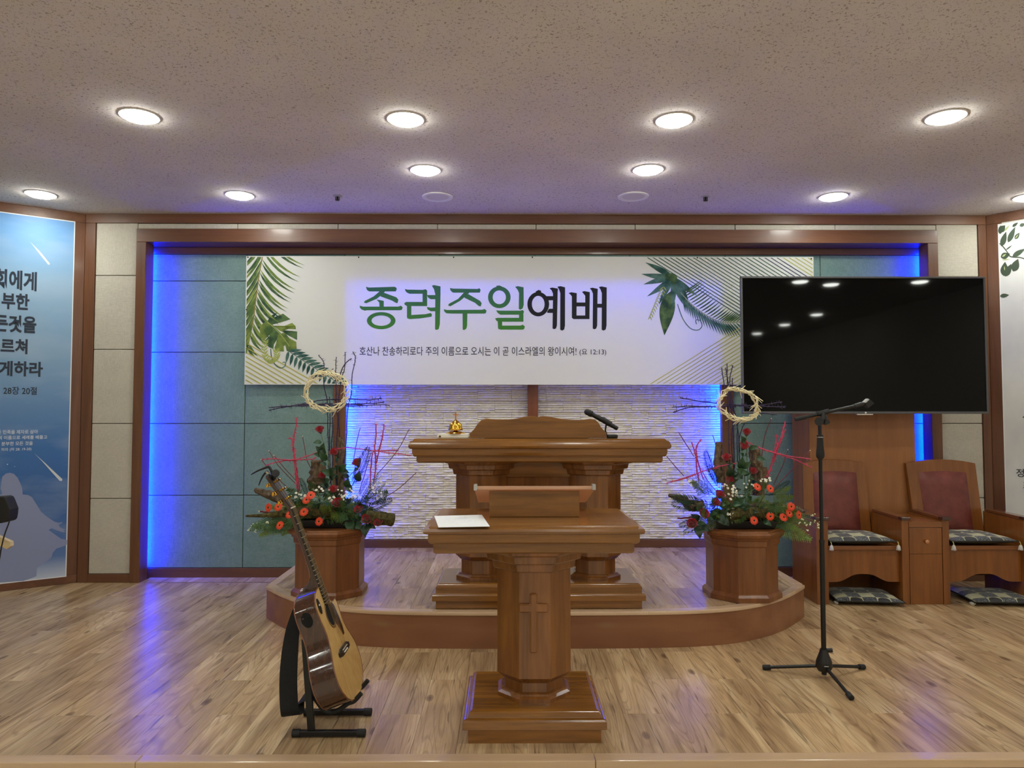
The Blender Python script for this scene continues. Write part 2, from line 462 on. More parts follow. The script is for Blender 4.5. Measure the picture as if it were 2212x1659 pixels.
SV = [stone_variant(k, TW - 0.0016, TH - 0.001) for k in range(9)]
SH = [stone_variant(50 + k, TW / 2 - 0.0016, TH - 0.001) for k in range(3)]
zst = zz(1166, YS, 830)
r = 0
while zst + r * TH < zs1 + 0.02:
    x = xs0 - CV + (0 if r % 2 == 0 else -TW / 2); zc_ = zst + (r + 0.5) * TH
    while x < xs1 + CV:
        cx = x + TW / 2; me = random.choice(SV)
        put('stone_tile', me, wall, Matrix.Translation(V((cx, YS + 0.016, zc_)) - ORIG[wall.name]))
        x += TW
    r += 1
# wooden cross on the stone
cr = thing('wall_cross', (xx(1151, YS), YS, 0.75), 'tall reddish wooden cross fixed to the pale stone wall behind the banner', 'cross')
cx, hw = xx(1151, YS - 0.05, 870), 11 * YS / F
CROSSM = wood('cross wood', (104, 52, 32), (132, 70, 44), 'Z', 0.35, 0.2)
BX('upright', CROSSM, cr, cx - hw, cx + hw, YS - 0.08, YS - 0.012, 0.75, zs1 - 0.12, 0.006)
BX('crossbar', CROSSM, cr, cx - 0.42, cx + 0.42, YS - 0.079, YS - 0.013, zs1 - 0.62, zs1 - 0.62 + 2 * hw, 0.006)

# side walls
def side_wall(name, A, d, n, zb_, k):
    M = Matrix((d, V((0, 0, 1)), n)).transposed().to_4x4(); M.translation = A   # local: x along wall, y up, z out of wall
    o = struct(MB().box(0, LW, -0.0, ZC, -0.12, -0.02, M=M).build(name, plain(name + ' board', (150, 145, 132), 0.9), None, org=A))
    ct = 0.005
    cw = 26 * YF / F
    struct(MB().box(ct, cw * 1.15, zb_, zt1, -0.02, 0.0, M=M).build('trim_%d' % k, TRIM_Z, None, bevel=0.003))
    struct(MB().box(ct, LW, zt1, ZC, -0.02, 0.0, M=M).build('trim_%d' % (k + 1), TRIM_X, None, bevel=0.003))
    struct(MB().box(ct, LW, 0, zb_, -0.02, 0.0, M=M).build(name.replace('wall', 'baseboard'), TRIM_X, None, bevel=0.003))
    g = cw * 1.15
    nn = 3; wdt = (LW - g) / nn
    for i in range(nn):
        for z0, z1 in zip(zb, zb[1:]):
            MB().box(g + i * wdt + 0.002, g + (i + 1) * wdt - 0.002, max(z0, zb_) + 0.002, z1 - 0.002, -0.0195, -0.005, M=M).build('fabric_panel', BEIGE, o, bevel=0.003)
    return M
ML = side_wall('wall_left', AL, dL, nL, zb[0], 13)
MR = side_wall('wall_right', AR, dR, nR, zb[0], 15)

# ---------------------------------------------------------------- ceiling lights
RING = plain('lamp ring', (225, 222, 216), 0.5)
DIFF = emit('lamp diffuser', (0.97, 1.0, 0.92, 1), LAMP)
DIFH = emit('hall lamp diffuser', (0.97, 1.0, 0.92, 1), HALL)
def lamp_mesh(dm):
    R = 0.092
    a = MB().lathe([(R + 0.012, 0.0), (R + 0.012, -0.003), (R + 0.008, -0.006), (R, -0.004), (R - 0.002, -0.0005), (R - 0.002, 0.0)], n=32).mesh('lamp_ring', RING, smooth=30)
    b = MB().lathe([(R - 0.001, -0.001), (R - 0.003, -0.010), (R - 0.018, -0.018), (R - 0.05, -0.023), (0.004, -0.025)], n=32).mesh('diffuser', dm)
    return a, b
LMS, LMH = lamp_mesh(DIFF), lamp_mesh(DIFH)
def lamp(x, y, ms, label, group):
    t = thing('ceiling_light', (x, y, ZC), label, 'ceiling light', group)
    put('lamp_ring', ms[0], t); put('diffuser', ms[1], t)
def px_lamp(px, py, label, group):
    p = PZ(px, py, ZC); lamp(p.x, p.y, LMS, label, group); return p
LR = 'round white downlight in the front row over the stage, '
LK = 'round white downlight in the row by the back wall, '
rows = [((301, 250), LR + 'outermost on the blue poster side'), ((876, 257), LR + 'inner one on the guitar side'), ((1456, 259), LR + 'inner one on the television side'), ((2043, 252), LR + 'outermost on the television side'),
        ((919, 367), 'round white downlight of the close pair above the dais, on the guitar side'), ((1400, 366), 'round white downlight of the close pair above the dais, on the television side'),
        ((88, 419), LK + 'in front of the blue poster'), ((518, 421), LK + 'on the guitar side'), ((1800, 424), LK + 'above the television'), ((2222, 425), LK + 'in front of the leaf poster')]
for q, lb in rows: px_lamp(*q, lb, 'downlights over the stage')
lx = [PZ(px, 256, ZC).x for px in (301, 876, 1456, 2043)]
stp = (lx[3] - lx[0]) / 3
TVY = 5.28                                           # the television mirrors these hall lamps
def mirrored(px, py):
    p = PY(px, py, TVY + 0.008); d = (p - CP); d.y = -d.y; return p + d * ((ZC - p.z) / d.z)
hall_rows = [mirrored(*q).y for q in ((1963, 608), (1775, 679), (1699, 701), (1637, 720))]
xcol = sum(mirrored(*q).x for q in ((1963, 608), (1775, 679), (1699, 701), (1637, 720))) / 4
print('hall rows', hall_rows, xcol, mirrored(1795, 614))
hx = [xcol - stp * k for k in range(7)]
for y in hall_rows + [hall_rows[-1] - 1.6]:
    for x in hx:
        if EL.x + 0.3 < x < ER.x - 0.3: lamp(x, y, LMH, 'round white downlight over the seats in the hall', 'downlights over the hall')
p = mirrored(1795, 614); lamp(p.x, p.y, LMH, 'round white downlight over the seats in the hall', 'downlights over the hall')
# speakers and sprinklers
SPK = plain('speaker grille', (216, 210, 202), 0.7)
for q, sd in (((945, 425), 'guitar'), ((1368, 424), 'television')):
    p = PZ(*q, ZC)
    t = thing('ceiling_speaker', p, 'round off-white ceiling speaker with a sunken grille on the %s side' % sd, 'speaker', 'ceiling speakers')
    MB().lathe([(0.115, 0), (0.115, -0.006), (0.105, -0.010), (0.092, -0.008), (0.082, -0.002)], Matrix.Translation(p), n=36).build('rim', WHITE, t, smooth=40)
    MB().lathe([(0.084, -0.0005), (0.084, -0.003), (0.01, -0.0035)], Matrix.Translation(p), n=36).build('grille', SPK, t)
for q, sd in (((729, 423), 'guitar'), ((1524, 424), 'television')):
    p = PZ(*q, ZC)
    t = thing('sprinkler', p, 'small dark sprinkler head hanging from the ceiling on the %s side' % sd, 'sprinkler', 'sprinklers')
    MB().lathe([(0.036, 0), (0.036, -0.003), (0.02, -0.007)], Matrix.Translation(p), n=20).build('escutcheon', plain('sprinkler plate', (170, 165, 160), 0.4), t, smooth=30)
    MB().lathe([(0.009, -0.006), (0.009, -0.028), (0.014, -0.03), (0.014, -0.036), (0.004, -0.037)], Matrix.Translation(p), n=12).build('nozzle', BLACKM, t, smooth=30)
    for s in (-1, 1): BX('frame_arm', BLACKM, t, p.x + s * 0.014 - 0.002, p.x + s * 0.014 + 0.002, p.y - 0.003, p.y + 0.003, p.z - 0.034, p.z - 0.004)

# ---------------------------------------------------------------- blue light strips
BLT = emit('blue top diodes', (0.0, 0.03, 1.0, 1), BLUE * 0.15)
BLM = emit('blue diodes', (0.0, 0.010, 1.0, 1), BLUE)
BLS = emit('blue stone diodes', (0.0, 0.022, 1.0, 1), BLUE * 0.6)
ALU = plain('strip channel', (150, 150, 150), 0.5, 0.5)
def strip(x, y, z0, z1, sx, mat, label, turn=32):
    """channel in the cove; the diodes face the wall, turned towards the opening"""
    t = thing('light_strip', (x, y, z0), label, 'light strip', 'blue light strips')
    M = Matrix.Translation((x, y, 0)) @ Matrix.Rotation(-sx * rad(turn), 4, 'Z')
    MB().box(-0.008, 0.008, -0.006, 0.0, z0, z1, M).build('channel', ALU, t)
    MB().box(-0.006, 0.006, 0.0002, 0.002, z0 + 0.01, z1 - 0.01, M).build('diode_strip', mat, t)
strip(xo0 - 0.035, YR - 0.036, bbz + 0.02, zt3 - 0.03, 1, BLM, 'blue light strip hidden behind the wood frame leg beside the blue poster')
strip(xo1 + 0.035, YR - 0.036, bbz + 0.02, zt3 - 0.03, -1, BLM, 'blue light strip hidden behind the wood frame leg on the television side')
strip(xs0 - 0.03, YS - 0.075, zz(1166, YS) + 0.02, zs1 - 0.02, 1, BLS, 'blue light strip behind the wood post between green panels and stone', 2)
strip(xs1 + 0.03, YS - 0.075, zz(1166, YS) + 0.02, zs1 - 0.02, -1, BLS, 'blue light strip behind the wood post near the television', 2)
t = thing('light_strip', ((xs0 + xs1) / 2, YR + 0.1, zs1), 'blue light strip under the top edge of the stone recess behind the banner', 'light strip', 'blue light strips')
BX('channel', ALU, t, xs0 + 0.05, xs1 - 0.05, YR + 0.093, YR + 0.107, zs1 - 0.008, zs1 - 0.0005)
BX('diode_strip', BLT, t, xs0 + 0.06, xs1 - 0.06, YR + 0.096, YR + 0.104, zs1 - 0.010, zs1 - 0.008)

# ---------------------------------------------------------------- dais
def dais_pts():
    L = [(579, 1332), (601, 1347), (621.5, 1360), (647, 1370), (700, 1383), (761, 1393), (850, 1398), (1000, 1401), (1160, 1402)]
    R_ = [(1300, 1401.5), (1382, 1401.5), (1465, 1401), (1547, 1397.6), (1630, 1388), (1671, 1376), (1712, 1359), (1742, 1336)]
    return [PZ(*q) for q in L + R_]
dp = dais_pts()
cx_ = (dp[0].x + dp[-1].x) / 2; hwd = (dp[-1].x - dp[0].x) / 2
yc_ = (dp[0].y + dp[-1].y) / 2; yf_ = min(p.y for p in dp)
# the two halves averaged about the middle line
arc = []
N = 40
def half(u):
    def at(x):
        for a, b in zip(dp, dp[1:]):
            if a.x <= x <= b.x + 1e-9: return a.y + (b.y - a.y) * (x - a.x) / max(b.x - a.x, 1e-6)
        return dp[-1].y
    return (at(cx_ + u * hwd) + at(cx_ - u * hwd)) / 2
ys = [half(min(abs(-1 + 2 * i / N), 0.9999)) for i in range(N + 1)]
for _ in range(3): ys = [ys[0]] + [(ys[i - 1] + 2 * ys[i] + ys[i + 1]) / 4 for i in range(1, N)] + [ys[-1]]
arc = [V((cx_ - hwd + 2 * hwd * i / N, ys[i], 0)) for i in range(N + 1)]
yb_ = YR - 0.012
dais = thing('dais', (cx_, yc_, 0), 'low wooden dais with a bowed front, plank top and reddish riser', 'platform')
body = [V((p.x, p.y, 0)) for p in arc] + [V((arc[-1].x, yb_, 0)), V((arc[0].x, yb_, 0))]
def dais_riser():
    m = NT('dais riser wood')
    v = m.coords((0.6, 8, 8)); a = m.noise(v, 1.0, 4, 0.6, 0.4)
    c = m.ramp(a, [(0.3, lin((126, 80, 52))), (0.7, lin((150, 102, 70)))])
    tc = m.n('TexCoord')
    def spot(x, z):                        # two pale oval patches, fading towards their edges
        d = m.n('Mapping'); d.inputs['Location'].default_value = (-x / 0.075, 0, -z / 0.022); d.inputs['Scale'].default_value = (1 / 0.075, 0, 1 / 0.022)
        m.l(tc.outputs['Object'], d.inputs[0])
        ln = m.n('VectorMath', operation='LENGTH'); m.l(d.outputs[0], ln.inputs[0])
        return m.ramp(ln.outputs['Value'], [(0.2, (1, 1, 1, 1)), (1.0, (0, 0, 0, 1))])
    for q in ((825, 1351), (1310, 1351)):
        p = PY(*q, DF0); c = m.mix(m.math('MULTIPLY', spot(p.x - cx_, p.z), 0.4), c, lin((150, 124, 84)))
    m.l(c, m.b.inputs['Base Color']); m.set(Roughness=0.36); return m.m
MB().prism(body, (0, 0, ZD - 0.008)).build('riser', dais_riser(), dais)
inset = 0.05
cen = V((cx_, 0, 0))
def off(poly, d):
    out = []
    for i, p in enumerate(poly):
        a = poly[max(i - 1, 0)]; b = poly[min(i + 1, len(poly) - 1)]
        t = (b - a).normalized(); out.append(p + V((-t.y, t.x, 0)) * d)
    return out
ain = off(arc, inset); ain[0].x = arc[0].x + inset; ain[-1].x = arc[-1].x - inset
aout = off(arc, -0.006)
for k in range(3):                         # bowed nosing in three lengths
    i0, i1 = round(N * k / 3), round(N * (k + 1) / 3)
    pr = []
    for i in range(i0, i1 + 1):
        a, b = aout[i], ain[i]
        pr.append([V((a.x, a.y, ZD - 0.018)), V((a.x, a.y, ZD - 0.004)), V((a.x, a.y + 0.004, ZD + 0.002)), V((b.x, b.y, ZD + 0.002)), V((b.x, b.y, ZD - 0.007))])
    pr[0] = [p + V((0.0006, 0, 0)) for p in pr[0]]
    MB().rings(pr).build('nosing', NOSE, dais, smooth=35)
for s, x in ((1, arc[0].x), (-1, arc[-1].x)):
    MB().box(min(x - s * 0.006, x + s * inset), max(x - s * 0.006, x + s * inset), ain[0].y + 0.002, yb_, ZD - 0.018, ZD + 0.002).build('nosing', NOSE, dais, bevel=0.003)
region = [(p.x, p.y) for p in ain] + [(ain[-1].x, yb_), (ain[0].x, yb_)]
planks(region, ZD, dais, shift=0.2)
planks([(xs0 + 0.002, yb_ + 0.0005), (xs1 - 0.002, yb_ + 0.0005), (xs1 - 0.002, YS - 0.002), (xs0 + 0.002, YS - 0.002)], ZD, dais, shift=0.2)
BX('infill', RISER, dais, xs0 + 0.002, xs1 - 0.002, yb_ + 0.001, YS + 0.01, 0.001, ZD - 0.0065)

# ---------------------------------------------------------------- octagonal column used by both desks
def column(t, cx, cy, z0, z1, a, mats, cap=0.15, neck=0.16):
    """shaft half width a; flared capital above, waisted neck and ring below"""
    h = z1 - z0
    zc0 = z1 - h * cap
    MB().octa(cx, cy, [(zc0, a * 1.03), (zc0 + h * 0.008, a * 1.10), (zc0 + h * cap * 0.40, a * 1.14), (zc0 + h * cap * 0.45, a * 1.27), (zc0 + h * cap * 0.78, a * 1.31), (zc0 + h * cap * 0.84, a * 1.42), (z1, a * 1.46)]).build('capital', mats, t, bevel=0.003)
    zn = z0 + h * neck
    MB().octa(cx, cy, [(zn - 0.028, a * 0.82), (zn - 0.01, a * 0.93), (zn, a), (zc0, a)]).build('shaft', mats, t)
    MB().octa(cx, cy, [(z0 + 0.004, a * 0.78), (zn - 0.026, a * 0.78)]).build('neck', mats, t)
    MB().octa(cx, cy, [(z0, a * 0.98), (z0 + 0.016, a * 0.98), (z0 + 0.024, a * 0.90), (z0 + 0.03, a * 0.87), (z0 + 0.034, a * 0.785)]).build('base_ring', mats, t)

# ---------------------------------------------------------------- lectern in front
lf = PZ(1155, 1606).y
lx_ = PZ(1155, 1606).x
zt_a, zt_b = zz(1578, lf - 0.02), zz(1556, lf - 0.02)
zpl = zz(1534, lf + 0.012)
lbk = PZ(1144, 1449, zpl).y
lc = (lf + lbk) / 2 + 0.005
hd = (lbk - lf) / 2
wpx = lambda a, b, D: (b - a) * D / F / 2
lect = thing('lectern', (lx_, lc, 0), 'front wooden lectern with octagonal column, raised cross and stepped square base', 'lectern')
w3, w2, w1 = wpx(1014, 1296, lf), wpx(1003, 1308, lf), wpx(1016, 1294, lf)
MB().rect(lx_, lc, [(0.0, w3, hd + 0.004), (zt_a, w3, hd + 0.004)]).build('base_skirt', ALT_X, lect)
MB().rect(lx_, lc, [(zt_a, w2, hd + 0.025), (zt_b - 0.01, w2, hd + 0.025), (zt_b - 0.003, w2 - 0.006, hd + 0.018), (zt_b, w2 - 0.012, hd + 0.012), (zt_b + 0.001, w1 + 0.006, hd + 0.006), (zpl - 0.012, w1 + 0.004, hd + 0.004), (zpl - 0.004, w1 - 0.002, hd - 0.002), (zpl, w1 - 0.012, hd - 0.012)]).build('base_tier', ALT_X, lect, bevel=0.002)
# top: measured on its own plane
Dt = lc - 0.265
zlt = zz(1136, Dt)
zcol = zz(1196, Dt + 0.02) - 0.0005
column(lect, lx_ + 0.004, lc, zpl, zcol, wpx(1073, 1226, lc), ALT_Z)
ltx = PY(1153.5, 1140, Dt).x
q = [wpx(915, 1392, Dt - 0.02), wpx(926, 1381, Dt - 0.01), wpx(937, 1368, Dt + 0.012)]
dq = [0.29, 0.272, 0.25]
z1_, z2_, z3_, z4_ = zz(1155, Dt - 0.02), zz(1174, Dt), zz(1196, Dt + 0.02), zlt
MB().rect(ltx, lc, [(z3_, q[2] - 0.008, dq[2] - 0.008), (z3_ + 0.006, q[2], dq[2]), (z2_ - 0.003, q[2], dq[2])]).build('top_tier', ALT_X, lect)
MB().rect(ltx, lc, [(z2_ - 0.003, q[1] - 0.012, dq[1] - 0.012), (z2_ + 0.004, q[1] - 0.003, dq[1] - 0.003), (z2_ + 0.012, q[1], dq[1]), (z1_ - 0.001, q[1], dq[1])]).build('top_tier', ALT_X, lect)
MB().rect(ltx, lc, [(z1_ - 0.001, q[0] - 0.014, dq[0] - 0.014), (z1_ + 0.003, q[0] - 0.004, dq[0] - 0.004), (z1_ + 0.012, q[0], dq[0]), (z1_ + 0.022, q[0] - 0.003, dq[0] - 0.003), (zlt - 0.008, q[0] - 0.012, dq[0] - 0.012), (zlt - 0.006, q[0] - 0.022, dq[0] - 0.022), (zlt, q[0] - 0.026, dq[0] - 0.026)]).build('top', ALT_X, lect, smooth=25)
# raised cross
yc = lc - wpx(1073, 1226, lc)
def cross_poly(y):
    g = lambda x, yy: PY(x, yy, y)
    return [g(1145, 1282), g(1160, 1282), g(1160, 1304), g(1184, 1304), g(1184, 1322), g(1160, 1322), g(1160, 1409), g(1145, 1409), g(1145, 1322), g(1121, 1322), g(1121, 1304), g(1145, 1304)]
MB().prism(cross_poly(yc - 0.0005), (0, -0.014, 0)).build('cross', ALT_Z, lect, bevel=0.005, seg=1)
# slanted book desk on the lectern
bx0 = PZ(1057, 1117, zlt); bx1 = PZ(1252, 1117, zlt)
byf = (bx0.y + bx1.y) / 2
bd = thing('book_desk', (0.5 * (bx0.x + bx1.x), byf, zlt), 'slanted acrylic topped wooden book desk standing on the front lectern', 'book rest')
zf_ = zz(1060, byf); zb2 = zf_ - 0.085
D2 = 0.30
MB().prism([V((bx0.x, byf, zlt + 0.0006)), V((bx0.x, byf, zf_)), V((bx0.x, byf + D2, zb2)), V((bx0.x, byf + D2, zlt + 0.0006))], (bx1.x - bx0.x, 0, 0)).build('body', ALT_X, bd, bevel=0.002)
pe0, pe1 = PY(1025, 1052, byf - 0.02), PY(1285, 1052, byf - 0.02)
sl = V((0, D2 + 0.06, -(0.085) * (D2 + 0.06) / D2)); th_ = V((0, 0.004, 0.016))
def acrylic():
    m = NT('frosted acrylic'); c = lin((222, 182, 150)); m.set(Base_Color=c, Roughness=0.2)
    t = m.n('BsdfTranslucent'); t.inputs[0].default_value = c; mx = m.n('MixShader'); mx.inputs[0].default_value = 0.45
    m.l(m.b.outputs[0], mx.inputs[1]); m.l(t.outputs[0], mx.inputs[2]); m.l(mx.outputs[0], m.out.inputs[0]); return m.m
ACR = acrylic()
base = V((pe0.x, byf - 0.02, zf_ + 0.007))
wv = V((pe1.x - pe0.x, 0, 0))
MB().prism([base, base + wv, base + wv + sl, base + sl], th_).build('slanted_top', ACR, bd, bevel=0.004)
for k, s in ((0, 1), (1, -1)):
    c = base + wv * k
    MB().box(min(c.x - s * 0.004, c.x + s * 0.013), max(c.x - s * 0.004, c.x + s * 0.013), c.y - 0.006, c.y + 0.03, c.z - 0.004, c.z + 0.024).build('corner_clip', plain('clear clip', (200, 200, 198), 0.12, 0.6), bd, bevel=0.004)
# sheet of paper
PAPER = NT('printed paper')
def paper_mat():
    m = PAPER; v = m.coords((1, 1, 1)); k = m.n('Mapping'); k.inputs['Scale'].default_value = (90, 55, 1); m.l(v, k.inputs[0])
    a = m.noise(k.outputs[0], 1, 2); f = m.ramp(a, [(0.5, (0, 0, 0, 1)), (0.7, (1, 1, 1, 1))])
    sep = m.n('SeparateXYZ'); m.l(v, sep.inputs[0])
    inx = m.math('MULTIPLY', m.math('LESS_THAN', m.math('ABSOLUTE', sep.outputs[0]), 0.075), m.math('LESS_THAN', m.math('ABSOLUTE', sep.outputs[1]), 0.05))
    m.l(m.mix(m.math('MULTIPLY', m.math('MULTIPLY', f, inx), 0.28), lin((236, 238, 240)), lin((150, 152, 158))), m.b.inputs['Base Color'])
    m.set(Roughness=0.6); return m.m
pq = [PZ(*c, zlt + 0.0018) for c in ((947, 1139.5), (1058, 1137.5), (1041, 1112.5), (938, 1115))]
pc = sum(pq, V()) / 4
tag(MB().prism(pq, (0, 0, 0.0012)).build('paper_sheet', paper_mat(), None, org=pc), 'white printed paper sheet lying on the front lectern top', 'paper')

# ---------------------------------------------------------------- altar pulpit on the dais
af = PZ(1165, 1317, ZD).y
zA = [zz(v, af) for v in (1318, 1298, 1283, 1262.5)]
zA[0] = ZD + 0.0025
abk = PZ(1158, 1226.6, zA[3]).y
ac = (af + abk) / 2 + 0.01
ahd = (abk - af) / 2
ax_ = PY(1164.5, 1300, af).x
alt = thing('pulpit', (ax_, ac, ZD), 'wide wooden pulpit with twin octagonal columns standing on the dais', 'pulpit')
MB().rect(ax_, ac, [(zA[0], wpx(943, 1385, af), ahd), (zA[1], wpx(943, 1385, af), ahd)]).build('base_skirt', ALT_X, alt)
aw2, aw1 = wpx(935, 1394, af - 0.02), wpx(944, 1386, af)
MB().rect(ax_, ac, [(zA[1], aw2, ahd + 0.02), (zA[2] - 0.008, aw2, ahd + 0.02), (zA[2], aw2 - 0.008, ahd + 0.012), (zA[2] + 0.001, aw1, ahd + 0.003), (zA[3] - 0.018, aw1, ahd + 0.003), (zA[3] - 0.004, aw1 - 0.01, ahd - 0.008), (zA[3], aw1 - 0.02, ahd - 0.018)]).build('base_tier', ALT_X, alt, bevel=0.002)
at = af - 0.03
za_t, za_1, za_2, za_3 = zz(948, at), zz(969, at), zz(985, at), zz(999, at + 0.03)
acol = wpx(987, 1094, ac)
for a, b in ((987, 1094), (1230, 1337)):
    column(alt, PY((a + b) / 2, 1100, ac).x, ac, zA[3], za_3, acol, ALT_Z, 0.12, 0.2)
pl0, pl1 = PY(1085, 1100, ac).x, PY(1240, 1100, ac).x
BX('middle_panel', ALT_Z, alt, pl0 - 0.02, pl1 + 0.02, ac - 0.03, ac + 0.03, zA[3] + 0.06, za_3)
BX('middle_rail', ALT_X, alt, pl0, pl1, ac - 0.06, ac - 0.0305, za_3 - 0.1, za_3 - 0.001, 0.004)
atx = PY(1166, 960, at).x
b0, b1, b2 = wpx(883, 1447, at), wpx(891, 1440, at), wpx(899, 1431, at)
td = 0.29
MB().rect(atx, ac, [(za_3, b2 - 0.01, td - 0.05), (za_3 + 0.008, b2, td - 0.04), (za_2 - 0.004, b2, td - 0.04)]).build('top_tier', ALT_X, alt)
MB().rect(atx, ac, [(za_2 - 0.004, b1 - 0.012, td - 0.03), (za_2 + 0.006, b1 - 0.004, td - 0.022), (za_2 + 0.02, b1, td - 0.018), (za_1 - 0.001, b1, td - 0.018)]).build('top_tier', ALT_X, alt)
MB().rect(atx, ac, [(za_1 - 0.001, b0 - 0.012, td - 0.012), (za_1 + 0.005, b0 - 0.003, td - 0.003), (za_1 + 0.015, b0, td), (za_1 + 0.027, b0 - 0.003, td - 0.003), (za_t - 0.012, b0 - 0.012, td - 0.012), (za_t - 0.01, b0 - 0.024, td - 0.024), (za_t, b0 - 0.03, td - 0.03)]).build('top', ALT_X, alt, smooth=25)
# book rest
bry = ac - td + 0.10
Z2 = lambda x, y: PY(860 + x * 0.2803, 860 + y * 0.2803, bry)
outl = [(550, 331), (550, 272), (585, 240), (615, 195), (640, 170), (680, 159), (760, 165), (850, 165), (920, 157), (970, 145), (1020, 138), (1060, 141), (1078, 148), (1096, 141), (1130, 138), (1190, 147), (1250, 159), (1330, 168), (1420, 168), (1480, 160), (1520, 166), (1545, 190), (1565, 225), (1605, 270), (1608, 334)]
pts = [Z2(*p) for p in outl]; pts[0].z = za_t + 0.001; pts[-1].z = za_t + 0.001
br = thing('book_rest', (0.5 * (pts[0].x + pts[-1].x), bry, za_t), 'wooden book rest with a scalloped top board on the wide pulpit', 'book rest')
MB().prism(pts, (0, 0.022, 0)).build('front_board', ALT_X, br, bevel=0.002)
x0_, x1_ = pts[0].x + 0.02, pts[-1].x - 0.02
zt_ = pts[5].z - 0.02
MB().prism([V((x0_ + .06, bry + 0.022, zt_ - 0.02)), V((x0_ + .06, bry + 0.022, zt_)), V((x0_ + .06, bry + 0.33, za_t + 0.03)), V((x0_ + .06, bry + 0.33, za_t + 0.001)), V((x0_ + .06, bry + 0.31, za_t + 0.001))], (x1_ - x0_ - .12, 0, 0)).build('sloped_board', ALT_X, br)
# bell on a white box
bp = PY(860 + 443 * .2803, 860 + 330 * .2803, ac - 0.12)
wbx0, wbx1 = PY(860 + 303 * .2803, 940, ac - 0.12).x, PY(860 + 548 * .2803, 940, ac - 0.12).x
bxo = thing('white_case', (bp.x, bp.y, za_t), 'flat white case with a dark latch under the brass bell', 'case')
BX('body', plain('cream case', (236, 232, 216), 0.35), bxo, wbx0, wbx1, bp.y - 0.05, bp.y + 0.07, za_t + 0.0005, za_t + 0.017, 0.004)
BX('lid', plain('cream lid', (242, 238, 226), 0.3), bxo, wbx0 + 0.003, wbx1 - 0.003, bp.y - 0.047, bp.y + 0.067, za_t + 0.0172, za_t + 0.027, 0.004)
MB().lathe([(0.006, 0), (0.006, 0.004), (0.002, 0.006)], frame((wbx0 + 0.02, bp.y - 0.05, za_t + 0.011), (0, -1, 0)), n=12).build('latch', plain('bronze latch', (110, 70, 40), 0.4, 0.6), bxo, smooth=30)
bz = za_t + 0.0272
k = 0.2803 * (ac - 0.12) / F
bell = thing('altar_bell', (bp.x, bp.y, bz), 'polished brass altar bell topped by a small cross', 'bell')
Mb = Matrix.Translation((bp.x, bp.y, bz))
MB().lathe([(74 * k, 0), (76 * k, 5 * k), (70 * k, 10 * k), (50 * k, 14 * k), (20 * k, 17 * k), (12 * k, 24 * k), (8 * k, 40 * k)], Mb, n=28).build('foot', GOLD, bell, smooth=40)
MB().lathe([(56 * k, 26 * k), (57 * k, 29 * k), (54 * k, 40 * k), (50 * k, 52 * k), (47 * k, 70 * k), (44 * k, 76 * k), (27 * k, 90 * k), (12 * k, 102 * k), (7 * k, 108 * k)], Mb, n=28).build('bell_body', GOLD, bell, smooth=40)
COPPER = plain('copper', (196, 124, 60), 0.35, 0.3)
BX('cross_upright', COPPER, bell, bp.x - 5 * k, bp.x + 5 * k, bp.y - 0.003, bp.y + 0.003, bz + 106 * k, bz + 166 * k)
BX('cross_arm', COPPER, bell, bp.x - 20 * k, bp.x + 20 * k, bp.y - 0.0031, bp.y + 0.0031, bz + 138 * k, bz + 147 * k)
# microphone in a desk stand
my = ac - 0.14
G = lambda x, y, d=0.0: PY(860 + x * 0.2803, 860 + y * 0.2803, my + d)
ms = thing('microphone_desk_stand', (G(1648, 318).x, my, za_t), 'black desk stand with a square foot on the wide pulpit', 'microphone stand')
g0, g1 = G(1607, 300).x, G(1688, 300).x
BX('foot', BLACK, ms, g0, g1, my - 0.035, my + 0.035, za_t + 0.0005, zz(860 + 280 * .2803, my, 1320), 0.006)
MB().tube([V((G(1600, 280).x + 0.004, my, zz(860 + 284 * .2803, my, 1310))), G(1597, 250), G(1600, 225), G(1605, 200)], [0.006, 0.005, 0.005, 0.006], 10).build('stem', BLACKM, ms, smooth=40)
MB().tube([G(1575, 165), G(1640, 203)], 0.0175, 14).build('clip', BLACK, ms, smooth=40)
mic = thing('handheld_microphone', G(1565, 165), 'black handheld microphone with grey mesh head held in the desk stand', 'microphone')
MB().tube([G(1500, 128), G(1560, 160), G(1690, 235), G(1693, 237)], [0.0135, 0.0155, 0.012, 0.008], 18).build('handle', BLACK, mic, smooth=40)
MB().tube([G(1438, 96), G(1442, 99), G(1455, 105), G(1485, 121), G(1500, 129)], [0.006, 0.014, 0.019, 0.019, 0.0145], 18).build('mesh_head', plain('mic mesh', (48, 48, 50), 0.55, 0.7), mic, smooth=40)
MB().tube([G(1484, 119), G(1490, 123)], 0.0198, 18).build('band', plain('mic band', (30, 30, 32), 0.3, 0.8), mic, smooth=40)

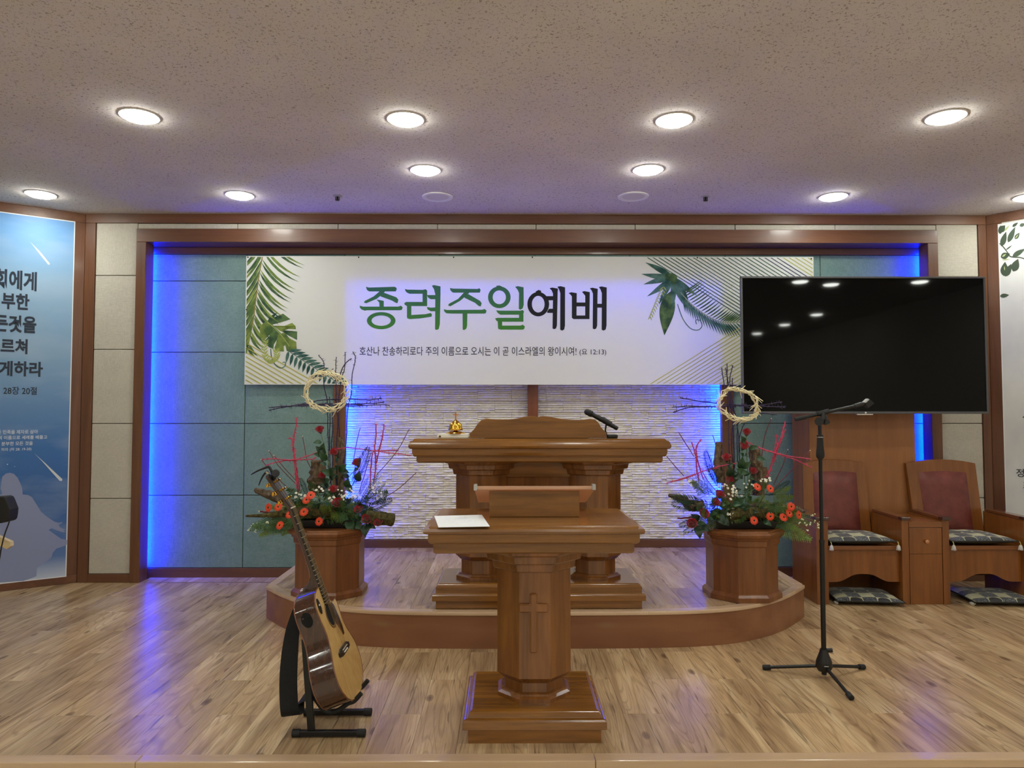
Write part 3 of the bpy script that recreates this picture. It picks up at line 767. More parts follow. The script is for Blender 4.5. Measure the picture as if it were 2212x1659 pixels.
# ---------------------------------------------------------------- flower pedestals
def pedestal(pxl, pxr, pyb, pyt, label):
    pm = (pxl + pxr) / 2
    yf = PZ(pm, pyb, ZD).y
    ha = wpx(pxl, pxr, yf + 0.17)
    cy = yf + ha * 1.1; ha = wpx(pxl, pxr, cy); cy = yf + ha * 1.12
    cx = PY(pm, 1220, cy).x
    zt = zz(pyt, cy - ha, pm); z0 = ZD + 0.0025
    t = thing('flower_pedestal', (cx, cy, ZD), label, 'pedestal', 'flower pedestals')
    MB().octa(cx, cy, [(z0, ha * 1.11), (z0 + 0.028, ha * 1.11), (z0 + 0.036, ha * 1.07), (z0 + 0.042, ha * 1.04), (z0 + 0.046, ha * 1.0)]).build('plinth', PED_Z, t)
    MB().octa(cx, cy, [(z0 + 0.046, ha), (zt - 0.10, ha)]).build('shaft', PED_Z, t)
    MB().octa(cx, cy, [(zt - 0.10, ha * 1.01), (zt - 0.09, ha * 1.05), (zt - 0.06, ha * 1.06), (zt - 0.055, ha * 1.1), (zt - 0.042, ha * 1.12), (zt - 0.036, ha * 1.19), (zt - 0.02, ha * 1.21), (zt - 0.008, ha * 1.17), (zt - 0.006, ha * 1.1), (zt, ha * 1.08)]).build('cap', PED_Z, t)
    return cx, cy, zt, ha
PEDL = pedestal(646.5, 780.5, 1299, 1146, 'octagonal brown wooden pedestal standing behind the guitar')
PEDR = pedestal(1533, 1669.5, 1304.5, 1148, 'octagonal brown wooden pedestal standing behind the microphone stand')

# ---------------------------------------------------------------- television on its cabinet
tvy = TVY
tx0, tx1 = PY(1602, 746, tvy).x, PY(2133, 746, tvy).x
tz0, tz1 = zz(894, tvy, 1867), zz(597, tvy, 1867)
caby = 5.52
cab = thing('television_cabinet', (PY(1862, 1000, caby).x, caby, 0), 'tall plain wooden cabinet behind the chairs carrying the television', 'cabinet')
cz1 = tz0 - 0.004
c0, c1 = PY(1749, 960, caby).x, PY(1977, 960, caby).x
BX('body', CAB_Z, cab, c0, c1, caby + 0.018, YR - 0.06, 0.0, cz1 + 0.3)
BX('front_panel', CAB_Z, cab, c0, c1, caby, caby + 0.0175, 0.001, cz1 + 0.3, 0.002)
tv = thing('television', ((tx0 + tx1) / 2, tvy, tz0), 'large black flat television with thin grey bezel above the chairs', 'television')
bz_ = 0.018
GREYB = plain('grey bezel', (92, 92, 96), 0.35, 0.5)
BX('back_case', BLACK, tv, tx0 + 0.01, tx1 - 0.01, tvy + 0.02, tvy + 0.055, tz0 + 0.01, tz1 - 0.01)
SCR = NT('screen glass'); SCR.set(Base_Color=lin((4, 5, 6)), Roughness=0.035); SCR.b.inputs['Specular IOR Level'].default_value = 0.16
BX('screen', SCR.m, tv, tx0 + bz_ * 0.7, tx1 - bz_ * 0.7, tvy + 0.008, tvy + 0.0195, tz0 + bz_, tz1 - bz_ * 0.7)
for nm, b in (('bezel', (tx0, tx1, tvy, tvy + 0.03, tz1 - bz_ * 0.8, tz1)), ('bezel', (tx0, tx1, tvy, tvy + 0.03, tz0, tz0 + bz_)),
              ('bezel', (tx0, tx0 + bz_ * 0.8, tvy, tvy + 0.03, tz0 + bz_, tz1 - bz_ * 0.8)), ('bezel', (tx1 - bz_ * 0.8, tx1, tvy, tvy + 0.03, tz0 + bz_, tz1 - bz_ * 0.8))):
    BX(nm, GREYB, tv, *b, 0.003)
lg = PY(1869, 897, tvy - 0.002)
BX('logo_bar', plain('pale logo bar', (200, 196, 186), 0.3, 0.4), tv, lg.x - 0.06, lg.x + 0.06, tvy - 0.001, tvy + 0.02, tz0 - 0.008, tz0 - 0.0005)
MB().lathe([(0.007, 0), (0.007, 0.001), (0.003, 0.0014)], frame((lg.x + 0.005, tvy, tz0 + 0.009), (0, -1, 0)), n=14).build('logo', plain('silver logo', (225, 225, 225), 0.25, 0.8), tv)
BX('wall_mount', BLACKM, tv, (tx0 + tx1) / 2 - 0.2, (tx0 + tx1) / 2 + 0.2, tvy + 0.0555, caby - 0.0005, tz0 + 0.06, tz0 + 0.28)

# ---------------------------------------------------------------- chairs
cf = PZ(1870, 1306).y
LEA = NT('red leather')
def leather():
    m = LEA; v = m.coords((1, 1, 1)); a = m.noise(v, 14, 5, 0.6); vo = m.n('TexVoronoi', i_Scale=150.0); m.l(v, vo.inputs['Vector'])
    m.l(m.ramp(a, [(0.3, lin((100, 46, 42))), (0.7, lin((126, 62, 54)))]), m.b.inputs['Base Color']); m.set(Roughness=0.4)
    m.bump(vo.outputs['Distance'], 0.25, 0.002); return m.m
LEA = leather()
def chair(xl0, xl1, xr0, xr1, bxl, bxr, label, back_px):
    """arm posts between pixel columns xl0..xl1 and xr0..xr1 at the front; returns seat box"""
    X = lambda px: PY(px, 1200, cf).x
    t = thing('altar_chair', (X((xl0 + xr1) / 2), cf + 0.25, 0), label, 'chair', 'altar chairs')
    L0, L1, R0, R1 = X(xl0), X(xl1), X(xr0), X(xr1)
    zarm = zz(1124, cf, 1775); depth = 0.40
    zsea = zz(1180, cf, 1870); zsb = zz(1189, cf, 1870)
    for a, b in ((L0, L1), (R0, R1)):
        # side panel with sloping arm
        MB().prism([V((a, cf, 0)), V((a, cf, zarm)), V((a, cf + depth + 0.03, zarm + 0.006)), V((a, cf + depth + 0.03, 0))], (b - a, 0, 0)).build('side_panel', CH_Z, t, bevel=0.002)
        MB().prism([V((a - 0.006, cf - 0.012, zarm + 0.0005)), V((a - 0.006, cf - 0.012, zarm + 0.02)), V((a - 0.006, cf + depth, zarm + 0.028)), V((a - 0.006, cf + depth, zarm + 0.008))], (b - a + 0.012, 0, 0)).build('armrest', CH_A, t, bevel=0.003)
        BX('arm_end_cap', CH_D, t, a - 0.0075, b + 0.0075, cf - 0.0145, cf + 0.035, zarm + 0.0004, zarm + 0.0225, 0.003)
    e = 0.0006
    BX('seat', CH_X, t, L1 + e, R0 - e, cf + 0.012, cf + depth, zsb, zsea, 0.004)
    # apron with a wavy lower edge
    ya = cf + 0.035
    zlo = zz(1257, ya, 1870); zhi = zz(1240, ya, 1870); n = 24; lo = []
    for i in range(n + 1):
        u = i / n; a = abs(u - 0.5) * 2
        v = 1.0 if a < 0.12 else (0.5 + 0.5 * math.cos(math.pi * (a - 0.12) / 0.62) if a < 0.74 else 0.0)
        lo.append(V((L1 + e + (R0 - L1 - 2 * e) * u, ya, zlo + (zhi - zlo) * v)))
    MB().prism(lo + [V((R0 - e, ya, zsb - e)), V((L1 + e, ya, zsb - e))], (0, 0.02, 0)).build('apron', CH_Z, t)
    BX('back_rail', CH_Z, t, L1 + e, R0 - e, cf + depth - 0.03, cf + depth - 0.005, 0.12, zsb - e)
    # back: leaning board tapering upward with a bowed top
    yb0, yb1 = cf + depth + 0.004, cf + depth + 0.055
    yb1 = min(yb1, caby - 0.035)
    zb_, ztp = zsb, zz(1001, yb1, 1870); zpk = zz(992.5, yb1, 1870)
    bl = [PY(back_px[0], 1001, yb1).x, PY(back_px[1], 1001, yb1).x]; bb = [L1 + 0.004, R0 - 0.004]
    def bk(u, v):            # u across 0..1, v up 0..1 (bowed top)
        xa = bb[0] + (bl[0] - bb[0]) * v; xb = bb[1] + (bl[1] - bb[1]) * v
        top = ztp + (zpk - ztp) * (1 - (2 * u - 1) ** 2)
        return V((xa + (xb - xa) * u, yb0 + (yb1 - yb0) * v, zb_ + (top - zb_) * v))
    nn = 12
    poly = [bk(0, 0), bk(1, 0)] + [bk(1 - i / nn, 1) for i in range(nn + 1)]
    MB().prism(poly, (0, 0.03, 0)).build('backrest', CH_Z, t, bevel=0.003)
    u0, u1, v0, v1 = 0.155, 0.845, 0.08, 0.855
    gx, gz = 14, 14; rings = []
    for j in range(gz + 1):
        row = []
        for i in range(gx + 1):
            a, b = i / gx, j / gz
            p = bk(u0 + (u1 - u0) * a, v0 + (v1 - v0) * b)
            e2 = min(a, 1 - a, b, 1 - b) * 2
            row.append(p + V((0, -0.030 * min(1, (e2 * 3.2)) ** 0.5 * (0.85 + 0.15 * e2) - 0.001, 0)))
        rings.append(row)
    MB().rings(rings, cap=False, closed=False).build('leather_pad', LEA, t, smooth=50)
    return L1, R0, zsea, depth
S1 = chair(1764, 1789.5, 1949, 1964, 0, 0, 'wooden altar chair with red leather back beside the flower pedestal', (1734, 1868))
S2 = chair(2037, 2051.5, 2213, 2230, 0, 0, 'wooden altar chair with red leather back next to the white leaf poster', (1957, 2107))
# small cabinet between the chairs
sx0, sx1 = PY(1964.4, 1200, cf).x + 0.0007, PY(2036.6, 1200, cf).x - 0.0007
zt_s = zz(1127, cf, 2000)
scb = thing('side_cabinet', ((sx0 + sx1) / 2, cf + 0.25, 0), 'narrow wooden side cabinet with one round knob between the two chairs', 'cabinet')
BX('body', CH_Z, scb, sx0, sx1, cf + 0.014, cf + 0.42, 0.0, zt_s - 0.001)
BX('top_rail', CH_X, scb, sx0, sx1, cf, cf + 0.0135, zz(1139, cf, 2000), zt_s)
dz0, dz1 = zz(1197, cf, 2000), zz(1140, cf, 2000)
dr = BX('drawer', CH_Z, scb, sx0 + 0.002, sx1 - 0.002, cf + 0.001, cf + 0.0135, dz0 + 0.001, dz1 - 0.001, 0.0015)
kp = V(((sx0 + sx1) / 2 + 0.002, cf + 0.001, zz(1169.5, cf, 2000)))
MB().lathe([(0.006, 0), (0.006, 0.008), (0.013, 0.013), (0.014, 0.019), (0.009, 0.024), (0.002, 0.025)], frame(kp, (0, -1, 0)), n=18).build('knob', plain('pale wood knob', (190, 132, 92), 0.3), dr, smooth=50)
BX('lower_panel', CH_Z, scb, sx0 + 0.002, sx1 - 0.002, cf + 0.002, cf + 0.0135, 0.0005, dz0 - 0.001, 0.0015)

# cushions
def cushion_mat():
    m = NT('patchwork cushion')
    tc = m.n('TexCoord'); mp = m.n('Mapping'); mp.inputs['Scale'].default_value = (10.8, 10.8, 10.8); mp.inputs['Location'].default_value = (0.5, 0.5, 0); m.l(tc.outputs['Object'], mp.inputs[0])
    s = m.n('SeparateXYZ'); m.l(mp.outputs[0], s.inputs[0])
    fx, fy = m.math('FLOOR', s.outputs[0]), m.math('FLOOR', s.outputs[1])
    ux, uy = m.math('SUBTRACT', m.math('FRACT', s.outputs[0]), 0.5), m.math('SUBTRACT', m.math('FRACT', s.outputs[1]), 0.5)
    chk = m.math('FLOORED_MODULO', m.math('ADD', fx, fy), 2.0)
    row = m.math('FLOORED_MODULO', fx, 2.0)
    rr = m.math('SQRT', m.math('ADD', m.math('MULTIPLY', ux, ux), m.math('MULTIPLY', uy, uy)))
    dot = m.math('LESS_THAN', rr, 0.46)
    v2 = m.coords((1, 1, 1)); n1 = m.noise(v2, 160, 3); n2 = m.noise(v2, 9, 3)
    speck = m.mix(m.ramp(n1, [(0.52, (0, 0, 0, 1)), (0.66, (1, 1, 1, 1))]), lin((26, 32, 46)), lin((150, 156, 150)))
    cream = m.ramp(n2, [(0.3, lin((168, 166, 126))), (0.7, lin((204, 200, 164)))])
    dark = m.mix(m.math('MULTIPLY', dot, 1.0), cream, lin((24, 26, 30)))
    a = m.mix(row, cream, dark)
    m.l(m.mix(chk, speck, a), m.b.inputs['Base Color'])
    m.set(Roughness=0.5, Sheen_Weight=0.3); m.bump(n2, 0.3, 0.006); return m.m
CUSH = cushion_mat(); HEM = plain('cushion hem', (38, 38, 34), 0.7)
TASW = plain('tassel thread', (206, 204, 198), 0.8); TASC = plain('tassel cord', (200, 190, 120), 0.7)
def cushion_mesh(sx, sy, h, seed):
    n = 22; rnd = random.Random(seed); top, bot = [], []
    for sgn, out in ((1, top), (-1, bot)):
        for j in range(n + 1):
            row = []
            for i in range(n + 1):
                u, v = 2 * i / n - 1, 2 * j / n - 1
                f = ((1 - abs(u) ** 2.6) * (1 - abs(v) ** 2.6)) ** 0.42
                px_ = u * (1 - 0.04 * (1 - v * v)) * sx / 2; py_ = v * (1 - 0.04 * (1 - u * u)) * sy / 2
                z = h * 0.5 + sgn * h * 0.5 * f if sgn > 0 else h * 0.5 * (1 - f)
                if sgn > 0: z += 0.006 * f * noise.noise(V((u * 2.3 + seed, v * 2.3, seed)))
                row.append(V((px_, py_, z)))
            out.append(row)
    a = MB().rings(top, cap=False, closed=False).mesh('cover', CUSH, smooth=60)
    b = MB().rings(bot, cap=False, closed=False).mesh('underside', HEM, smooth=60)
    rim = [(-sx / 2 * 1, -sy / 2), (sx / 2, -sy / 2), (sx / 2, sy / 2), (-sx / 2, sy / 2)]
    edge = []
    for k in range(4):
        for i in range(n):
            u = 2 * i / n - 1; w_ = 0.96 + 0.04 * u * u
            edge.append([(u * sx / 2, -w_ * sy / 2), (w_ * sx / 2, u * sy / 2), (-u * sx / 2, w_ * sy / 2), (-w_ * sx / 2, -u * sy / 2)][k])
    edge.append(edge[0])
    c = MB().tube([V((x, y, h * 0.5)) for x, y in edge], 0.005, 6).mesh('piping', HEM, smooth=60)
    return a, b, c
TAS = MB().tube([V((0, 0, 0)), V((0.004, -0.004, -0.012)), V((0.004, -0.005, -0.026))], 0.003, 6).mesh('tassel_cord', TASC, smooth=60)
def tassel_skirt():
    mb = MB()
    for k in range(16):
        a = 2 * math.pi * k / 16; r = 0.008 + 0.008 * random.random()
        mb.tube([V((0.004 + 0.003 * math.cos(a), -0.005 + 0.003 * math.sin(a), -0.024)), V((0.004 + 0.009 * math.cos(a), -0.005 + 0.009 * math.sin(a), -0.036)), V((0.004 + r * math.cos(a), -0.005 + r * math.sin(a), -0.058 - 0.006 * random.random()))], [0.003, 0.0032, 0.0012], 5)
    return mb.mesh('tassel_skirt', TASW, smooth=60)
TSK = tassel_skirt()
def cushion(x, y, z, rz, sx, sy, h, seed, label, tas, lying=False):
    t = thing('cushion', (x, y, z), label, 'cushion', 'patchwork seat cushions')
    t.rotation_euler = (0, 0, rz)
    for nm, me in zip(('cover', 'underside', 'piping'), cushion_mesh(sx, sy, h, seed)): put(nm, me, t)
    for (u, v) in tas:
        M = Matrix.Translation((u * sx / 2 * 1.0, v * sy / 2 * 1.0 - 0.004, h * 0.5))
        if lying: M = M @ Matrix.Rotation(rad(80), 4, 'X') @ Matrix.Rotation(rad(15), 4, 'Z'); M.translation.z = 0.02
        o = put('tassel', TAS, t, M); put('tassel_skirt', TSK, o)
sw = S1[1] - S1[0]
cush_d = 0.40
for (L1, R0, zs_, dep), nm, sd in ((S1, 'patchwork cushion with tassels on the seat of the chair beside the flower pedestal', 3), (S2, 'patchwork cushion with tassels on the seat of the chair next to the leaf poster', 5)):
    cushion((L1 + R0) / 2 - 0.015, cf - 0.012 + cush_d / 2, zs_ + 0.001, 0, sw - 0.05, cush_d, 0.068, sd, nm, ((-1, -1), (1, -1)))
p = PZ(1872, 1300); cushion(p.x - 0.005, cf + 0.14, 0.0, rad(-7), sw - 0.07, 0.38, 0.06, 8, 'patchwork cushion on the floor under the chair beside the flower pedestal', ((-1, -1),), True)
p = PZ(2150, 1300); cushion(p.x + 0.03, cf + 0.12, 0.0, rad(-5), sw - 0.04, 0.40, 0.06, 9, 'patchwork cushion on the floor under the chair next to the leaf poster', ((-1, -1),), True)

# ---------------------------------------------------------------- microphone stand
fl, fr, ff = PZ(1652, 1447), PZ(1864, 1446), PZ(1838, 1512)
hub = V((PY(1780, 1440, 0.5 * (fl.y + ff.y) + 0.08).x, 0.5 * (fl.y + ff.y) + 0.08, 0))
st = thing('microphone_stand', hub, 'black tripod microphone stand with a tilted boom before the chairs', 'microphone stand')
zh = zz(1440, hub.y, 1780)
for p in (fl, fr, ff):
    d = V((p.x - hub.x, p.y - hub.y, 0)); e = hub + d
    a = V((hub.x, hub.y, zh)) + d.normalized() * 0.03; b = V((e.x, e.y, 0.013))
    lg_ = MB().tube([a, b], 0.0085, 10).build('leg', BLACKM, st, smooth=40)
    u = (b - a).normalized()
    MB().tube([b - u * 0.03, b - u * 0.028, b + u * 0.008, b + u * 0.011], [0.009, 0.0135, 0.0135, 0.009], 12).build('rubber_foot', RUBBER, lg_, smooth=40)
zt0, zt1_ = zz(1405, hub.y, 1780), zz(1455, hub.y, 1780)
MB().rings([[V((hub.x + a * math.cos(2 * math.pi * k / 16), hub.y + a * math.sin(2 * math.pi * k / 16), z)) for k in range(16)] for z, a in ((zh - 0.02, 0.03), (zh + 0.002, 0.042), (zh + 0.03, 0.038), (zt0 - 0.01, 0.022), (zt0 + 0.008, 0.018))]).build('hub', BLACK, st, smooth=40)
MB().tube([V((hub.x + 0.015, hub.y, zt0)), V((hub.x + 0.042, hub.y - 0.004, zt0 + 0.002))], 0.011, 10).build('hub_knob', BLACK, st, smooth=40)
BX('hub_mark', plain('pale mark', (170, 170, 168), 0.4), st, hub.x - 0.016, hub.x + 0.006, hub.y - 0.0405, hub.y - 0.038, zh + 0.012, zh + 0.016)
Mz = lambda y, px=1777: zz(y, hub.y, px)
MB().tube([V((hub.x, hub.y, 0.018)), V((hub.x, hub.y, Mz(1168)))], 0.0125, 14).build('lower_tube', BLACKM, st, smooth=40)
MB().tube([V((hub.x, hub.y, Mz(1172))), V((hub.x, hub.y, Mz(1166)))], 0.0138, 14).build('collar', BLACK, st, smooth=40)
MB().tube([V((hub.x, hub.y, Mz(1168))), V((hub.x, hub.y, Mz(912)))], 0.0095, 14).build('upper_tube', BLACKM, st, smooth=40)
MB().lathe([(0.010, Mz(993)), (0.020, Mz(987)), (0.021, Mz(980)), (0.0165, Mz(962)), (0.015, Mz(946)), (0.016, Mz(944)), (0.016, Mz(940)), (0.010, Mz(939))], Matrix.Translation((hub.x, hub.y, 0)), n=16).build('grip', RUBBER, st, smooth=40)
MB().lathe([(0.0165, Mz(945)), (0.0165, Mz(943.5))], Matrix.Translation((hub.x, hub.y, 0)), n=16).build('grip_ring', CHROME, st, smooth=40)
W = lambda x, y, d=0.0: PY(1680 + x * 260 / 2212, 840 + y * 260 / 2212, hub.y + d)
MB().tube([W(835, 650), W(845, 610), W(850, 520), W(840, 430)], [0.022, 0.028, 0.026, 0.016], 16, flat=0.6).build('clutch', BLACK, st, smooth=40)
MB().tube([W(760, 600, -0.02), W(760, 600, 0.02)], 0.022, 16).build('clutch_wheel', BLACK, st, smooth=40)
MB().tube([W(915, 610, -0.034), W(905, 605, -0.01)], 0.012, 14).build('clutch_knob', BLACK, st, smooth=40)
MB().tube([W(725, 465), W(940, 410)], 0.013, 14).build('boom_clamp', BLACKM, st, smooth=40)
MB().tube([W(330, 560), W(1430, 312)], 0.0082, 12).build('boom', BLACKM, st, smooth=40)
MB().tube([W(322, 562), W(520, 518)], 0.0105, 12).build('counterweight', RUBBER, st, smooth=40)
MB().tube([W(1410, 318), W(1525, 284), W(1600, 268)], [0.011, 0.012, 0.009], 12).build('boom_tip', BLACK, st, smooth=40)
cl = [W(1590, 255), W(1668, 180), W(1760, 270), W(1640, 362), W(1600, 310)]
MB().prism([q - V((0, 0.013, 0)) for q in cl], (0, 0.026, 0)).build('clip', RUBBER, st, bevel=0.004)
MB().prism([W(1585, 250, -0.014), W(1665, 178, -0.014), W(1690, 200, -0.014), W(1620, 262, -0.014)], (0, 0.028, 0.001)).build('clip_pad', plain('grey clip pad', (180, 182, 180), 0.4), st, bevel=0.002)

# ---------------------------------------------------------------- printed cloth helpers
def cloth(name, c, tr=0.3):
    """printed banner cloth: lit from the front and letting light through from behind"""
    m = NT(name)
    if callable(c): col = c(m)
    else:
        col = m.n('RGB').outputs[0]; col.node.outputs[0].default_value = lin(c)
    m.l(col, m.b.inputs['Base Color']); m.set(Roughness=0.6); m.b.inputs['Specular IOR Level'].default_value = 0.25
    t = m.n('BsdfTranslucent'); m.l(col, t.inputs[0])
    mx = m.n('MixShader'); mx.inputs[0].default_value = tr
    m.l(m.b.outputs[0], mx.inputs[1]); m.l(t.outputs[0], mx.inputs[2]); m.l(mx.outputs[0], m.out.inputs[0])
    return m.m
def text_shape(body, bold=0.0):
    cu = bpy.data.curves.new('writing', 'FONT'); cu.body = body; cu.offset = bold; cu.resolution_u = 3
    o = bpy.data.objects.new('writing', cu); COL.objects.link(o)
    bpy.context.view_layer.update()
    me = bpy.data.meshes.new_from_object(o.evaluated_get(bpy.context.evaluated_depsgraph_get()))
    vs = [v.co.copy() for v in me.vertices]; fs = [list(p.vertices) for p in me.polygons]
    bpy.data.objects.remove(o); bpy.data.curves.remove(cu); bpy.data.meshes.remove(me)
    x0, x1 = min(v.x for v in vs), max(v.x for v in vs); y0, y1 = min(v.y for v in vs), max(v.y for v in vs)
    return [((v.x - x0) / (x1 - x0), (v.y - y0) / (y1 - y0)) for v in vs], fs
def leaflet(p0, p1, w_, bend=0.0, n=6):
    """pointed lens from p0 to p1 in 2D"""
    a, b = V((p0[0], p0[1], 0)), V((p1[0], p1[1], 0)); d = b - a; nn = V((-d.y, d.x, 0)).normalized()
    L, R_ = [], []
    for i in range(n + 1):
        t = i / n; c = a + d * t + nn * bend * d.length * 4 * t * (1 - t)
        hw = w_ * 0.5 * math.sin(math.pi * min(1, t ** 0.75)) + (0.0 if 0 < i < n else 0.01)
        L.append(c + nn * hw); R_.append(c - nn * hw)
    return [(p.x, p.y) for p in L] + [(p.x, p.y) for p in R_[::-1]]
def stroke(pts, w_):
    P2 = spline([V((x, y, 0)) for x, y in pts], 5); out = []
    for a, b in zip(P2, P2[1:]):
        d = (b - a); nn = V((-d.y, d.x, 0)).normalized() * w_ / 2; e = d.normalized() * w_ * 0.2
        out.append([(p.x, p.y) for p in (a - e + nn, b + e + nn, b + e - nn, a - e - nn)])
    return out

# ---------------------------------------------------------------- wide banner
YBN = YR - 0.045
BAN = [(532, 552), (1757, 556), (1757, 833), (530, 828.5)]
bl_, br_, bb_ = PY(532, 552, YBN), PY(1757, 554, YBN), PY(531, 830, YBN)
bx0_, bx1_, bz1_, bz0_ = bl_.x, br_.x, PY(1144, 554, YBN).z, PY(1144, 831, YBN).z
ban = thing('banner', ((bx0_ + bx1_) / 2, YBN, bz0_), 'wide white banner with green and black lettering and printed palm leaves', 'banner')
BANM = cloth('banner cloth', (238, 238, 234), 0.24)
gx, gz = 48, 12; rows_ = []
def ripple(x, z):
    return 0.0011 * math.sin(x * 2.1) * math.sin((z - bz0_) * 2.4)
for j in range(gz + 1):
    rows_.append([V((bx0_ + (bx1_ - bx0_) * i / gx, 0, bz0_ + (bz1_ - bz0_) * j / gz)) for i in range(gx + 1)])
for r_ in rows_:
    for p in r_: p.y = YBN + ripple(p.x, p.z)
MB().rings(rows_, cap=False, closed=False).build('cloth', BANM, ban, smooth=60)
def hemline(name, x0, x1, z0, z1): BX(name, cloth('hem', (224, 222, 214), 0.2), ban, x0, x1, YBN - 0.007, YBN - 0.0062, z0, z1)
BRECT = [(bx0_ + 0.008, bz0_ + 0.008), (bx1_ - 0.008, bz0_ + 0.008), (bx1_ - 0.008, bz1_ - 0.008), (bx0_ + 0.008, bz1_ - 0.008)]
LAYER = [0]
def prints(name, polys, mat, to_px, parent=ban, clipr=True):
    """flat printed shapes, px polygons mapped on the banner"""
    mb = MB()
    for pl in polys:
        q = [PY(*to_px(*p), YBN) for p in pl]; q = [(p.x, p.z) for p in q]
        if area(q) < 0: q = q[::-1]
        if clipr:
            q = clip(q, BRECT)
            if len(q) < 3: continue
        LAYER[0] = (LAYER[0] + 1) % 40
        mb.flat([V((x, YBN + ripple(x, z) - 0.0012 - LAYER[0] * 0.00003, z)) for x, z in q])
    return mb.build(name, mat, parent)
z3 = lambda x, y: (500 + x * 400 / 2074, 530 + y * 400 / 2074)
z4 = lambda x, y: (740 + x * 620 / 2212, 580 + y * 620 / 2212)
z5 = lambda x, y: (1340 + x * 440 / 2212, 530 + y * 440 / 2212)
def gradient(c0, c1, z0, z1):
    def f(m):
        tc = m.n('TexCoord'); s = m.n('SeparateXYZ'); m.l(tc.outputs['Object'], s.inputs[0])
        mr = m.n('MapRange'); mr.inputs[1].default_value = z0; mr.inputs[2].default_value = z1; m.l(s.outputs[2], mr.inputs[0])
        return m.ramp(mr.outputs[0], [(0, lin(c0)), (1, lin(c1))])
    return f
def blotch(c0, c1, sc_=14.0):
    def f(m):
        v = m.coords((1, 1, 1)); return m.ramp(m.noise(v, sc_, 3), [(0.38, lin(c0)), (0.62, lin(c1))])
    return f
zt_lo, zt_hi = PY(1100, 713, YBN).z - bz0_, PY(1100, 618, YBN).z - bz0_
TGRN = cloth('title green', gradient((72, 140, 58), (58, 112, 92), zt_lo, zt_hi), 0.25)
TBLK = cloth('title black', (26, 28, 38), 0.15)
def ringp(cx, cy, rx, ry, ix, iy, n=36):
    out = []
    for i in range(n):
        a, b = 2 * math.pi * i / n, 2 * math.pi * (i + 1) / n
        out.append([(cx + rx * math.cos(a), cy + ry * math.sin(a)), (cx + rx * math.cos(b), cy + ry * math.sin(b)), (cx + ix * math.cos(b), cy + iy * math.sin(b)), (cx + ix * math.cos(a), cy + iy * math.sin(a))])
    return out
